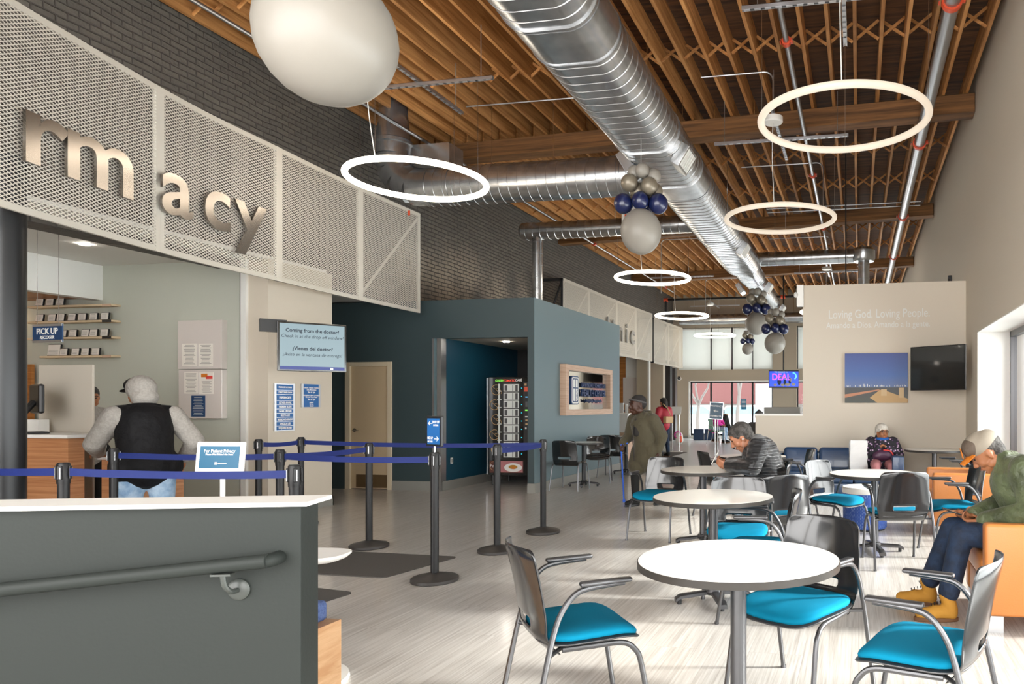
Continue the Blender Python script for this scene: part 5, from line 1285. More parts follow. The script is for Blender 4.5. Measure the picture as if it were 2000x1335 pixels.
# ---------------- floor mats
def floor_mat(pts, label, rnd=.06):
    P_ = [Vector((p.x, p.y)) for p in pts]; out = []
    n = len(P_)
    for i in range(n):
        a, b, c = P_[i - 1], P_[i], P_[(i + 1) % n]
        d1 = (a - b).normalized(); d2 = (c - b).normalized(); s, e = b + d1 * rnd, b + d2 * rnd
        for k in range(6): t = k / 5; out.append(tuple((s * (1 - t) ** 2 + b * 2 * t * (1 - t) + e * t * t)))
    o = MB().prism(out, .0005, .009).build('floor_mat', 'mat_dark'); return tag(o, label, 'floor mat')
A_, B_, C_ = GZ(895, 1088), GZ(750, 1129), GZ(610, 1074)
D__ = B_ + (C_ - A_) * 1.0
floor_mat([A_, B_, B_ + (C_ - A_), C_], 'dark ribbed floor mat under the sign post')
A2, B2, C2 = GZ(692, 1158), GZ(610, 1183), GZ(600, 1147); floor_mat([A2, B2 + (B2 - A2) * .3, B2 + (B2 - A2) * .3 + (C2 - A2) * 1.4, C2 + (C2 - A2) * .4], 'second dark floor mat peeking out behind the half wall')
floor_mat([GZ(1343, 883), GZ(1288, 897), GZ(1236, 896), GZ(1262, 882)], 'dark mat on the floor behind the walking woman')

# ---------------- foreground half wall with handrail
Q0 = Vector((-1.683, 1.926, 0)); dirw = (Vector((-2.473, 1.678, 0)) - Q0).normalized(); nrm = Vector((-dirw.y, dirw.x, 0)); nrm = nrm if nrm.y < 0 else -nrm
an = math.atan2(-dirw.y, -dirw.x)
hw_ = empty('half_wall', (Q0.x, Q0.y, 0)); hw_.rotation_euler = (0, 0, an); hw_['kind'] = 'structure'
# local x runs right, local -y faces the camera
MB().box((-1.7, 0, 0), (0, .12, 1.066), .002).build('wall_body', 'half_wall_grey', hw_); MB().box((-1.72, -.03, 1.0665), (.03, .15, 1.080), .002).build('wall_cap', 'white_paint', hw_)
hr = empty('handrail', (Q0.x, Q0.y, 0)); hr.rotation_euler = (0, 0, an); tag(hr, 'grey painted handrail on the foreground half wall', 'handrail')
pts = [(-1.7, -.065, .765), (-.2, -.065, .90), (-.115, -.065, .907), (-.082, -.062, .909), (-.066, -.045, .91), (-.062, -.02, .91), (-.062, -.001, .91)]
MB().tube(smoothpath(pts, 6), .0205, 18).build('rail', 'half_wall_grey', hr, True)
MB().lathe([(0, 0), (.032, 0), (.032, .006), (.024, .012), (0, .013)], 28, (0, 0, 0), Matrix.Translation((-.175, -.0005, .815)) @ Matrix.Rotation(PI / 2, 4, 'X')).build('bracket_plate', 'aluminium_grey' if mat('aluminium_grey', S('3a3e3b'), .35, spec=.5) else None, hr, True)
m = MB(); m.tube(smoothpath([(-.175, -.014, .815), (-.178, -.04, .818), (-.185, -.06, .84), (-.188, -.065, .875)], 5), .008, 10); m.box((-.215, -.08, .872), (-.16, -.05, .878)); m.build('bracket_arm', 'aluminium_grey', hr, True)
MB().sph((-.18, -.017, .818), .005, 10).build('bolt', 'chrome', hr)
# seating just behind the half wall
bn = empty('bench', (0, 0, 0))
bn.location = (-2.82, 2.44, 0); bn.rotation_euler = (0, 0, .0); tag(bn, 'wood bench with a blue upholstered cushion behind the half wall', 'bench')
MB().box((-.6, -.27, 0), (.60, .33, .44)).build('body', 'bench_wood', bn); MB().box((-.6, -.26, .441), (.555, .31, .53), .02, seg=3).build('cushion', 'cushion_blue', bn, True)
def tray_table(loc, rz, label, w=.5, d=.36, h=.72):
    r = empty('side_table', loc, rz); tag(r, label, 'table')
    m = MB(); n = 40; A_ = []
    for k, zz_ in ((1.0, h), (1.0, h - .01), (.93, h - .028), (.88, h - .032)):
        ring = []
        for i in range(n):
            a = 2 * PI * i / n; e = 2 / 3.4; x = abs(math.cos(a)) ** e * (1 if math.cos(a) >= 0 else -1); y = abs(math.sin(a)) ** e * (1 if math.sin(a) >= 0 else -1); ring.append(m.bm.verts.new((x * w / 2 * k, y * d / 2 * k, zz_)))
        A_.append(ring)
    fs = []
    for P1, P2 in zip(A_[:-1], A_[1:]):
        for i in range(n): fs.append(m.bm.faces.new((P1[i], P2[i], P2[(i + 1) % n], P1[(i + 1) % n])))
    fs += [m.bm.faces.new(A_[0]), m.bm.faces.new(A_[-1][::-1])]; bmesh.ops.recalc_face_normals(m.bm, faces=fs); m.build('tabletop', 'white_paint', r, True, angle=50)
    MB().lathe([(0, 0), (.27, 0), (.275, .012), (.27, .03), (.03, .045), (.025, h - .06), (0, h - .06)], 28).build('pedestal', 'white_paint', r, True); return r
c = W((560 - PX0) / F * 3.5, 3.5); tray_table((c.x, c.y, 0), TH, 'white moulded side table showing past the half wall', .58, .28, .65)

# ---------------- reception desks and clutter
r = empty('reception_desk', (0, 0, 0)); c = GZ(1203, 940, 0); r.location = (-6.3, 17.2, 0); tag(r, 'white and wood reception desk beyond the blue block', 'desk')
MB().box((-1.2, 0, 0), (.62, .6, .68)).build('lower_panel', 'wood_frame', r); MB().box((-1.2, -.02, .68), (.62, .6, 1.13)).build('upper_panel', 'white_soft', r); MB().box((-1.22, -.06, 1.13), (.66, .64, 1.16)).build('worktop', 'white_paint', r)
MB().box((.1, -.024, .78), (.26, -.02, 1.02)).build('notice', 'paper', r)
r2 = empty('reception_desk', (-6.4, 19.6, 0)); tag(r2, 'second wood fronted desk further along the clinic front', 'desk')
MB().box((-1.0, 0, 0), (.3, .6, .72)).build('lower_panel', 'wood_frame', r2); MB().box((-1.02, -.04, .72), (.34, .6, .76)).build('worktop', 'white_paint', r2)
for u, v, w_, h_, m_, lab, nm, ct in ((1212, 808, .16, .26, 'paper_white', 'tall white card standing on the reception desk', 'display_card', 'card'), (1223, 808, .05, .24, 'white_soft', 'clear bottle beside the white card on the reception desk', 'bottle', 'bottle'), (1231, 808, .08, .16, 'wood_frame', 'small brown stand on the reception desk', 'desk_stand', 'stand')):
    p = P(u, v, 18.4); o = MB().box((-w_ / 2, -.03, 0), (w_ / 2, .03, h_), .004).build(nm, m_); o.location = (p.x, p.y, 1.161); tag(o, lab, ct)
p = Vector((-6.62, 19.85, 0)); o = MB().box((-.2, -.05, 0), (.2, .05, .40), .01).build('display_case', 'clear_glass'); o.location = (p.x, p.y, .761 + .2); o = tag(o, 'clear acrylic box on the second clinic desk', 'box'); o.location.z = .76
# desk behind the partition half wall
r = empty('work_desk', (-.9, 13.9, 0)); tag(r, 'grey monitor stand and wood desk behind the half height wall', 'desk')
MB().box((-.6, -.3, 1.12), (.9, .3, 1.16)).build('worktop', 'wood_orange', r); MB().box((-.6, -.28, 0), (.88, .28, 1.12)).build('body', 'white_soft', r)
p = P(1531, 802, 14.0); o = MB().box((-.36, -.04, 0), (.34, .04, .17), .01).build('document_tray', 'base_grey'); o.location = (p.x, 13.75, 1.161); tag(o, 'grey document tray behind the half height wall', 'tray')
# pharmacy easel sign and information stand
r = empty('easel_sign', P(1399, 798, 18.5)); r.location.z = 0; r.rotation_euler = (0, 0, TH * .5); tag(r, 'framed pharmacy arrow sign on a tall chrome stand', 'sign stand')
for x in (-.035, .035): MB().tube([(x, 0, .01), (x, 0, 1.0)], .014, 8).build('post', 'chrome', r)
MB().lathe([(0, 0), (.2, 0), (.2, .012), (0, .02)], 28).build('base', 'chrome', r)
tf = Matrix.Translation((0, 0, 1.25)) @ Matrix.Rotation(-.08, 4, 'X') @ Matrix.Rotation(.07, 4, 'Y')
m = MB(); m.box((-.185, -.01, -.26), (.185, .01, .2), .01, Mx=tf); m.build('frame', 'chrome', r); m = MB(); m.box((-.165, -.014, -.24), (.165, -.01, .18), Mx=tf); m.build('panel', 'sign_slate' if mat('sign_slate', S('4a6478'), .4) else None, r)
text('PHARMACY', .06, 'text_white', r, tf @ Vector((0, -.016, .09)), (PI / 2, .07, 0), .001, bold=.001); text('FARMACIA', .06, 'text_white', r, tf @ Vector((0, -.016, -.17)), (PI / 2, .07, 0), .001, bold=.001)
m = MB(); m.box((-.05, -.017, -.045), (.06, -.014, -.03), Mx=tf); m.prism([(-.07, -.037), (-.02, -.0), (-.02, -.075)], .014, .017, tf @ RX); m.build('arrow', 'screen_cyan_lit' if False else 'text_grey', r)
r = empty('information_stand', P(1320, 850, 21)); r.location.z = 0; tag(r, 'slanted information lectern on two thin white legs by the clinic', 'sign stand')
for x in (-.10, .10): MB().tube([(x, 0, .0), (x, 0, 1.12)], .013, 8).build('leg', 'chrome', r)
m = MB(); m.box((-.2, -.02, -.12), (.16, .0, .12), Mx=Matrix.Translation((0, 0, 1.2)) @ Matrix.Rotation(-.35, 4, 'X')); m.build('panel', 'text_grey', r); MB().box((-.18, -.14, 0), (.18, .14, .012)).build('base', 'white_paint', r)
p = PY(1452, 788, YE - .05); q0 = PY(1446.5, 778, YE - .02); q1 = PY(1457, 799, YE - .02)
o = MB().box((q0.x, -.004, q1.z), (q1.x, 0, q0.z)).build('window_poster', 'poster_teal' if mat('poster_teal', S('1f6f93'), .6) else None); o.location = (0, YE + .1, 0); tag(o, 'small teal notice stuck inside the far shop window', 'poster')
m = MB()
for i in range(6): m.box((q0.x + .03, -.006, q0.z - .06 - i * .055), (q1.x - .03, -.004, q0.z - .045 - i * .055))
m.build('print', 'text_white', o)
# cushions / dark stools by the far window, green chairs
for u, lab in ((1366, 'dark cube stool by the far window, left one'), (1388, 'dark cube stool by the far window, right one')):
    g = GZ(u, 863, 0); o = MB().box((-.2, -.2, 0), (.2, .2, .43), .02).build('cube_stool', 'navy_leather'); o.location = (PY(u, 860, 27.6).x, 27.6, 0); tag(o, lab, 'stool')
def green_chair(u, v, fx, fz, label):
    g = GZ(u, v, 0); r = empty('waiting_chair', (g.x, g.y, 0), face(fx, fz)); tag(r, label, 'chair')
    MB().box((-.22, -.23, .42), (.22, .23, .47), .015).build('seat', 'green_chair', r); MB().box((-.24, -.23, .5), (-.2, .23, .88), .015).build('backrest', 'green_chair', r)
    for s in (1, -1):
        MB().tube([(.24, s * .25, 0), (.2, s * .25, .62), (-.2, s * .25, .64)], .012, 8).build('leg', 'chrome', r); MB().tube([(-.28, s * .25, 0), (-.2, s * .25, .5), (-.22, s * .24, .8)], .012, 8).build('leg', 'chrome', r)
    return r
green_chair(1399, 866, .9, -.3, 'green waiting chair of the person in pink by the far window')

# ---------------- outside the end window
s = MB().box((-30, YE + .3, -.15), (20, 75, -.1)).build('ground', 'snow'); struct(s)
s = MB().box((2.12, -25, -.15), (60, 75, -.1)).build('ground', 'snow'); struct(s)
b_ = empty('brick_building', (-4, 52, 0)); tag(b_, 'pink red building across the street seen through the far window', 'building')
MB().box((-22, 0, 1.45), (22, 6, 12)).build('upper_wall', 'outdoor_red', b_); MB().box((-22, -.1, 0), (22, 6, 1.45)).build('lower_wall', 'outdoor_grey', b_)
MB().box((-3.4, -.15, .6), (-1.4, 0, 2.9)).build('glass_block_window', 'text_grey', b_)
def tree(x, y, h, label, seed):
    rr = random.Random(seed); m = MB()
    def grow(p, d, r, L, k):
        q = p + d * L; m.tube([p, (p + q) / 2 + Vector((rr.uniform(-.05, .05), 0, 0)) * L, q], [r, r * .85, r * .7], 6)
        if k:
            for _ in range(3): grow(q, (d + Vector((rr.uniform(-.8, .8), rr.uniform(-.5, .5), rr.uniform(-.1, .5)))).normalized(), r * .6, L * .72, k - 1)
    grow(Vector((0, 0, 0)), Vector((0.05, 0, 1)), .12, h * .33, 4); o = m.build('bare_tree', 'bark', None, True, (x, y, -.1)); return tag(o, label, 'tree')
a = PY(1440, 780, 37); tree(a.x, 37, 6, 'bare street tree behind the middle far window panes', 3); a = PY(1362, 780, 36); tree(a.x, 36, 4.4, 'small bare tree at the left of the far window', 8)
def car(u, Y, label, m_='car_white'):
    c = PY(u, 800, Y); r = empty('parked_car', (c.x, Y, -.1)); tag(r, label, 'car')
    pr_ = [(-2.2, .3), (-2.2, .75), (-1.5, .9), (-.9, 1.42), (.7, 1.45), (1.4, .95), (2.2, .85), (2.25, .3)]
    MB().prism(pr_, -.85, .85, RX, .05).build('body', m_, r, True); m = MB(); m.prism([(-1.3, .95), (-.85, 1.36), (.65, 1.38), (1.2, .95)], .86, .87, RX); m.build('side_window', 'car_glass', r)
    for x in (-1.4, 1.4): MB().tube([(x, -.9, .32), (x, -.7, .32)], .32, 20).build('wheel', 'black', r)
    return r
car(1455, 40, 'white car parked outside behind the far window'); car(1360, 42, 'pale car parked outside at the left of the far window')
# ================================================================ PEOPLE
V3 = Vector
def blob(mb, name, m, parent=None, voxel=.012, it=5, loc=None, rz=0):
    me = bpy.data.meshes.new(name); mb.bm.to_mesh(me); mb.bm.free()
    o = bpy.data.objects.new(name, me); col.objects.link(o)
    r = o.modifiers.new('r', 'REMESH'); r.mode = 'VOXEL'; r.voxel_size = voxel; r.adaptivity = 0
    s = o.modifiers.new('s', 'SMOOTH'); s.factor = .5; s.iterations = it
    baked(o); me = o.data; bpy.data.objects.remove(o); me.name = name
    return wrap(name, me, m, parent, True, loc, rz, 0)
def chain(mb, pts, rs, n=14):
    for (a, ra), (b, rb) in zip(list(zip(pts, rs))[:-1], list(zip(pts, rs))[1:]): mb.cap(a, ra, b, rb, n)
def hand(mb, wrist, d, nrm, curl=.5, side=1, k=1.0, spread=.14):
    """d: direction of the fingers, nrm: palm normal (fingers curl towards it), side: +1 thumb on the +x side"""
    d = V3(d).normalized(); nrm = V3(nrm); nrm = (nrm - d * nrm.dot(d)).normalized(); x = d.cross(nrm).normalized() * side; w = V3(wrist)
    mb.cap(w, .024 * k, w + d * .03 * k, .024 * k)
    for o_, r in ((-.026, .0155), (-.009, .017), (.009, .017), (.026, .0165)): mb.cap(w + d * .02 * k + x * o_ * .7 * k, r * k, w + d * .082 * k + x * o_ * k, .0125 * k)
    for o_, L in ((-.031, .062), (-.0105, .074), (.0105, .08), (.031, .072)):
        p = w + d * .084 * k + x * o_ * k; dd = (d + x * o_ * spread * 14 * .3).normalized(); a = curl * .7
        for seg, r in ((.45, .0092), (.32, .0084), (.25, .0076)):
            a2 = dd * math.cos(a) + nrm * math.sin(a); q = p + a2 * L * seg * k * 1.05; mb.cap(p, r * k, q, (r - .0007) * k, 10); p = q; a += curl * 1.1
    p = w + d * .025 * k + x * .026 * k
    for dv, L, r in (((d * .55 + x * .75 + nrm * .35), .042, .0125), ((d * .85 + x * .25 + nrm * .45), .032, .0105), ((d * .9 - x * .1 + nrm * .5), .026, .009)):
        q = p + dv.normalized() * L * k; mb.cap(p, r * k, q, r * .92 * k, 10); p = q
def head_mat(c, yaw=0, pitch=0, roll=0): return Matrix.Translation(c) @ Matrix.Rotation(yaw, 4, 'Z') @ Matrix.Rotation(pitch, 4, 'Y') @ Matrix.Rotation(roll, 4, 'X')
def add_head(mb, H, k=1.0, wide=1.0):
    def E_(c, r): mb.sph(H @ (V3(c) * k), tuple(q * k for q in r), 20, H.to_3x3().to_4x4())
    E_((-.008, 0, .028), (.098, .078 * wide, .098)); E_((.03, 0, .01), (.066, .067 * wide, .09)); E_((.034, 0, -.06), (.05, .05 * wide, .048)); E_((.058, 0, -.09), (.024, .026, .02))
    for s in (1, -1):
        E_((.052, s * .036, -.022), (.034, .028, .032)); E_((-.002, s * .080 * wide, -.004), (.018, .0075, .032)); E_((.078, s * .032, .042), (.014, .026, .010)); E_((.0, s * .058, -.055), (.05, .02, .03))
    mb.cap(H @ (V3((.088, 0, .022)) * k), .009 * k, H @ (V3((.108, 0, -.018)) * k), .0135 * k); E_((.098, .012, -.024), (.012, .009, .009)); E_((.098, -.012, -.024), (.012, .009, .009))
    E_((.084, 0, -.052), (.014, .022, .007)); E_((.082, 0, -.062), (.014, .019, .007))
def face_bits(root, H, k=1.0, lip='lip', brow='hair_dark', glasses=False):
    for s in (1, -1):
        MB().sph(H @ (V3((.083, s * .031, .022)) * k), (.008 * k, .0125 * k, .0075 * k), 12, H.to_3x3().to_4x4()).build('eye', 'eye_dark', root, True)
        MB().tube([H @ (V3((.093, s * .014, .042)) * k), H @ (V3((.094, s * .034, .048)) * k), H @ (V3((.082, s * .052, .042)) * k)], .0035 * k, 6).build('eyebrow', brow, root, True)
    MB().tube([H @ (V3((.089, -.022, -.057)) * k), H @ (V3((.0985, 0, -.055)) * k), H @ (V3((.089, .022, -.057)) * k)], .0042 * k, 6).build('mouth', lip, root, True)
    if glasses:
        m = MB()
        for s in (1, -1):
            m.tube([H @ (V3((.100, s * .033 + math.cos(a) * .022, .020 + math.sin(a) * .017)) * k) for a in [2 * PI * i / 14 for i in range(14)]], .002, 6, closed=True); m.tube([H @ (V3((.098, s * .055, .024)) * k), H @ (V3((.0, s * .083, .015)) * k)], .002, 6)
        m.tube([H @ (V3((.102, .011, .024)) * k), H @ (V3((.102, -.011, .024)) * k)], .002, 6); m.build('glasses', 'hair_dark', root, True)
def person(label, loc, rz, J, skin, voxel=.012, k=1.0, hyaw=0, hpitch=0, hands=None, name='person', hk=1.0, lip='lip', brow='hair_dark', glasses=False, group=None, wide=1.0, froll=0):
    J = {q: V3(v) for q, v in J.items()}; m = MB(); H = head_mat(J['head'], hyaw, hpitch, froll)
    chain(m, [J['pelvis'], J['waist'], J['chest']], [.125 * k, .115 * k, .13 * k]); m.cap(J['chest'], .12 * k, J['neck'], .055 * k); m.cap(J['neck'], .052 * k, H @ (V3((-.02, 0, -.05)) * hk), .05 * k)
    for s in 'LR':
        chain(m, [J['chest'].lerp(J['sh' + s], .4), J['sh' + s], J['el' + s], J['wr' + s]], [.09 * k, .055 * k, .042 * k, .027 * k]); chain(m, [J['hip' + s], J['kn' + s], J['an' + s]], [.085 * k, .058 * k, .032 * k]); m.cap(J['an' + s] - V3((.0, 0, .03)), .027, J['toe' + s], .019)
        m.cap(J['pelvis'], .11 * k, J['hip' + s], .09 * k)
        if hands:
            d, n_, c, sd = hands[s]; hand(m, J['wr' + s], d, n_, c, sd, k)
    add_head(m, H, hk, wide)
    o = blob(m, name, skin, None, voxel, 3, loc, rz); tag(o, label, 'person', group); face_bits(o, H, hk, lip, brow, glasses)
    return o, J, H
def torso_cloth(J, k=1.0, sleeves=True, hem=None, extra=0.0, cuff=.93, m=None, collar=True):
    m = m or MB(); e = extra
    chain(m, [J['pelvis'] + V3((0, 0, .0)), J['waist'], J['chest']], [.155 * k + e, .15 * k + e, .158 * k + e], 20)
    for s in 'LR':
        if sleeves: m.cap(J['chest'], .145 * k + e, J['sh' + s] + V3((0, 0, -.012)), .076 * k + e)
        else: m.cap(J['chest'], .14 * k + e, J['chest'].lerp(J['sh' + s], .72) + V3((0, 0, .012)), .06 * k + e)
        m.cap(J['neck'] + V3((0, 0, -.02)), .06 * k, J['sh' + s].lerp(J['neck'], .1) + V3((0, 0, .01)), .058 * k + e * .5)
        if sleeves: chain(m, [J['sh' + s], J['el' + s], J['el' + s].lerp(J['wr' + s], cuff)], [.082 * k + e, .066 * k + e, .048 * k + e * .7], 16)
    m.cap(J['chest'] + (J['neck'] - J['chest']) * .3, .12 * k, J['neck'], .072 * k)
    if hem is not None:
        for s in 'LR': m.cap(J['hip' + s], .13 * k + e, J['hip' + s].lerp(J['kn' + s], hem), .12 * k + e)
    return m
def trousers(J, k=1.0, end=.95, w=1.0, flare=0.0):
    m = MB(); m.cap(J['hipL'] + V3((-.02, 0, .04)), .125 * k, J['hipR'] + V3((-.02, 0, .04)), .125 * k)
    for s in 'LR': chain(m, [J['hip' + s], J['kn' + s], J['kn' + s].lerp(J['an' + s], end)], [.112 * k * w, .076 * k * w, (.056 + flare) * k * w], 16)
    return m
def shoe(root, an, toe, name='shoe', m_='pants_black', sole='sole', h=.0):
    d = (toe - an); d.z = 0; d.normalize(); m = MB(); z0 = toe.z - .03
    a = V3((an.x, an.y, z0 + .045)) - d * .03; t = V3((toe.x, toe.y, z0 + .04))
    m.cap(a, .043, a.lerp(t, .55) + V3((0, 0, .012)), .044); m.cap(a.lerp(t, .55), .045, t, .038); m.cap(a + V3((0, 0, .02)), .044, V3((an.x, an.y, an.z + .03 + h)), .048)
    s = blob(m, name, m_, root, .009, 3)
    q = MB(); nrm_ = V3((-d.y, d.x, 0)); out = []
    for i in range(20):
        an_ = 2 * PI * i / 20; c = math.cos(an_); w_ = .044 * (1 + .12 * c); p = a.lerp(t, .5) + d * c * ((t - a).length / 2 + .045) + nrm_ * math.sin(an_) * w_; out.append((p.x, p.y))
    q.prism(out, max(.001, z0 - .006), z0 + .02, None, .003); q.build('sole', sole, s, True); return s
def hair_cap(root, H, m_, k=1.0, back=.02, long=0.0, name='hair', wide=1.0, low=-.02):
    m = MB(); R_ = H.to_3x3().to_4x4()
    m.sph(H @ (V3((-.022, 0, .042)) * k), (.102 * k, .086 * k * wide, .092 * k), 20, R_); m.sph(H @ (V3((-.055, 0, -.01)) * k), (.06 * k, .078 * k * wide, .075 * k), 20, R_); m.sph(H @ (V3((.04, 0, .088)) * k), (.045 * k, .06 * k, .03 * k), 16, R_)
    if long: m.cap(H @ (V3((-.06, 0, 0)) * k), .08 * k, H @ (V3((-.09, 0, -long)) * k), .05 * k)
    return blob(m, name, m_, root, .010, 3)

# --- man in the green jacket, orange armchair
AX, AY = 1.12, 4.93
J8 = dict(pelvis=(-.03, 0, .55), waist=(.0, 0, .68), chest=(.09, 0, .87), neck=(.19, 0, 1.005), head=(.285, -.03, 1.055), shL=(.10, .20, .965), shR=(.11, -.20, .965), elL=(.06, .29, .715), elR=(.12, -.29, .70), wrL=(.335, .085, .625), wrR=(.36, -.12, .63),
          hipL=(.02, .10, .53), hipR=(.02, -.10, .53), knL=(.47, .13, .545), knR=(.50, -.10, .545), anL=(.57, .19, .115), anR=(.66, -.17, .115), toeL=(.73, .21, .036), toeR=(.83, -.17, .036))
p8, J, H = person('person in green bomber jacket and cap looking at a phone in the orange armchair', (AX, AY, 0), PI, J8, 'skin_tan', .0065, 1.04, -.05, .72, {'L': ((.75, -.5, -.1), (.3, -.3, .9), .75, 1), 'R': ((.75, .45, -.1), (.3, .3, .9), .75, -1)}, hk=1.06, brow='hair_grey', wide=1.05)
m = torso_cloth(J, 1.12, extra=.012, m=None); m.cap((-.10, 0, .93), .10, (-.02, .12, 1.0), .07); m.cap((-.10, 0, .93), .10, (-.02, -.12, 1.0), .07); blob(m, 'jacket', 'green_jacket', p8, .010, 5)
m = MB(); 
for s in 'LR': d = (J['wr' + s] - J['el' + s]).normalized(); m.cap(J['wr' + s] - d * .035, .046, J['wr' + s] - d * .005, .044)
blob(m, 'knit_cuff', 'green_jacket', p8, .008, 2)
blob(trousers(J, 1.0, .84, flare=.012), 'jeans', 'denim_dark', p8, .010, 5)
for s in 'LR':
    sh = shoe(p8, J['an' + s], J['toe' + s], 'boot', 'boot_tan', 'sole', .02); m = MB(); a, t = J['an' + s], J['toe' + s]
    for i in range(5):
        c = V3((a.x, a.y, .135)).lerp(V3((t.x, t.y, .085)), .12 + i * .12); m.tube([c + V3((0, -.022, -.004)), c + V3((0, 0, .006)), c + V3((0, .022, -.004))], .003, 6)
    m.tube(smoothpath([V3((a.x + .02, a.y, .14)), V3((a.x + .05, a.y - .03, .155)), V3((a.x + .03, a.y - .03, .12))], 5), .0025, 6); m.build('laces', 'hair_dark', sh, True)
hair_cap(p8, H, 'hair_grey', 1.06 * .985)
k = 1.06; m = MB(); R_ = H.to_3x3().to_4x4(); m.sph(H @ (V3((-.012, 0, .065)) * k), (.112 * k, .092 * k, .078 * k), 24, R_); m.sph(H @ (V3((.01, 0, .095)) * k), (.085 * k, .075 * k, .062 * k), 24, R_)
cap_ = blob(m, 'cap', 'cap_khaki', p8, .008, 3)
m = MB(); m.sph(H @ (V3((.045, 0, .085)) * k), (.068 * k, .083 * k, .066 * k), 24, R_); blob(m, 'cap_front', 'cap_brown', cap_, .006, 2)
m = MB()
prev = None
for i in range(7):
    t = i / 6; x = .085 + .085 * t; ring = []
    for j in range(13):
        a = -1 + 2 * j / 12; w_ = .072 * math.sqrt(max(0, 1 - (t * .92) ** 2.6)) + .008
        ring.append(m.bm.verts.new(H @ (V3((x - .02 * a * a, a * w_, .062 - .012 * t - .018 * a * a)) * k)))
    if prev:
        for j in range(12): m.bm.faces.new((prev[j], prev[j + 1], ring[j + 1], ring[j]))
    prev = ring
me = bpy.data.meshes.new('brim'); m.bm.to_mesh(me); m.bm.free(); o = bpy.data.objects.new('brim', me); col.objects.link(o); o.modifiers.new('s', 'SOLIDIFY').thickness = .006; baked(o); me = o.data; bpy.data.objects.remove(o); wrap('brim', me, 'cap_orange', cap_, True)
m = MB(); m.box((-.002, -.032, -.034), (.004, .032, .034), .004, Mx=H @ Matrix.Translation(V3((.117, 0, .098)) * k) @ Matrix.Rotation(-.45, 4, 'Y')); m.build('patch', 'cap_orange', cap_)
ph = MB().box((-.075, -.037, -.004), (.075, .037, .004), .006).build('phone', 'black_gloss'); c = V3((AX, AY, 0)) + V3((-.50, .015, .665)); ph.location = c; ph.rotation_euler = (0, .32, .1); tag(ph, 'phone held by the person in the green jacket', 'phone')
# --- man in the black puffer jacket
c = W(.45, 6.98); rz = face(-1, 0)
J6 = dict(pelvis=(.0, 0, .56), waist=(.035, 0, .70), chest=(.115, 0, .89), neck=(.205, 0, 1.01), head=(.30, .02, 1.055), shL=(.14, .20, .985), shR=(.14, -.20, .985), elL=(.20, .27, .79), elR=(.22, -.25, .79), wrL=(.435, .10, .795), wrR=(.435, -.06, .80),
          hipL=(.03, .10, .52), hipR=(.03, -.10, .52), knL=(.40, .15, .53), knR=(.40, -.15, .53), anL=(.16, .17, .10), anR=(.2, -.17, .10), toeL=(.33, .20, .036), toeR=(.37, -.19, .036))
p6, J, H = person('person with grey hair and earphones in a black puffer jacket at a round table', tuple(c), rz, J6, 'skin_light', .0065, 1.0, .05, .62, {'L': ((.9, -.25, .25), (-.2, -.8, .4), .8, 1), 'R': ((.9, .2, .25), (-.2, .8, .4), .8, -1)}, hk=1.12, brow='hair_dark')
mm = mat('puffer_black', S('1b1b1e'), .32, sheen=.2, coat=.25); n = mm.node_tree.nodes; l = mm.node_tree.links; tc = n.new('ShaderNodeTexCoord'); wv = n.new('ShaderNodeTexWave'); wv.wave_type = 'BANDS'; wv.bands_direction = 'Z'; wv.inputs['Scale'].default_value = 5.5; wv.inputs['Distortion'].default_value = 2.2; wv.inputs['Detail'].default_value = 2; wv.inputs['Detail Scale'].default_value = 1.4
l.new(tc.outputs['Object'], wv.inputs['Vector']); bp = n.new('ShaderNodeBump'); bp.inputs['Strength'].default_value = 1.0; bp.inputs['Distance'].default_value = .03; l.new(wv.outputs['Fac'], bp.inputs['Height']); l.new(bp.outputs[0], n['Principled BSDF'].inputs['Normal'])
blob(torso_cloth(J, 1.1, extra=.012), 'puffer_jacket', mm, p6, .010, 5)
m = MB(); m.tube([V3((.16 + .075 * math.cos(a), .085 * math.sin(a), 1.03 + .02 * math.cos(a))) for a in [2 * PI * i / 20 for i in range(20)]], .026, 10, closed=True); blob(m, 'collar', mm, p6, .009, 3)
m = MB(); m.cap((.20, 0, .98), .07, (.19, 0, .80), .10); m.cap((.19, 0, .80), .10, (.16, 0, .68), .12); blob(m, 'hoodie_front', 'pants_black', p6, .012, 3)
blob(trousers(J, 1.05, .93), 'jeans', 'denim_light', p6, .012, 5)
for s in 'LR': shoe(p6, J['an' + s], J['toe' + s], 'shoe', 'white_soft', 'white_paint')
hair_cap(p6, H, 'hair_grey', 1.13, wide=1.03)
m = MB(); m.tube([H @ (V3((.103, -.026, -.042)) * 1.12), H @ (V3((.112, 0, -.036)) * 1.12), H @ (V3((.103, .026, -.042)) * 1.12)], .006, 8); m.build('moustache', 'hair_dark', p6, True)
e0 = H @ (V3((.0, .094, -.01)) * 1.1); m = MB(); m.sph(e0, .008, 10); m.tube(smoothpath([e0, e0 + V3((.0, .005, -.06)), V3((.27, .06, .93)), V3((.255, .04, .82))], 6), .0018, 6); m.build('earphone_cord', 'white_soft', p6, True)
m = MB(); m.tube(smoothpath([H @ (V3((.02, -.09, -.01)) * 1.1), V3((.30, -.02, .95)), V3((.26, .03, .84))], 6), .0018, 6); m.build('earphone_cord', 'white_soft', p6, True)
ph = MB().box((-.004, -.037, -.075), (.004, .037, .075), .006).build('phone', 'white_soft'); q = Matrix.Rotation(rz, 3, 'Z') @ V3((.555, .02, .865)); ph.location = c + q; ph.rotation_euler = (0, -.5, rz); tag(ph, 'pale phone held by the person in the puffer jacket', 'phone')
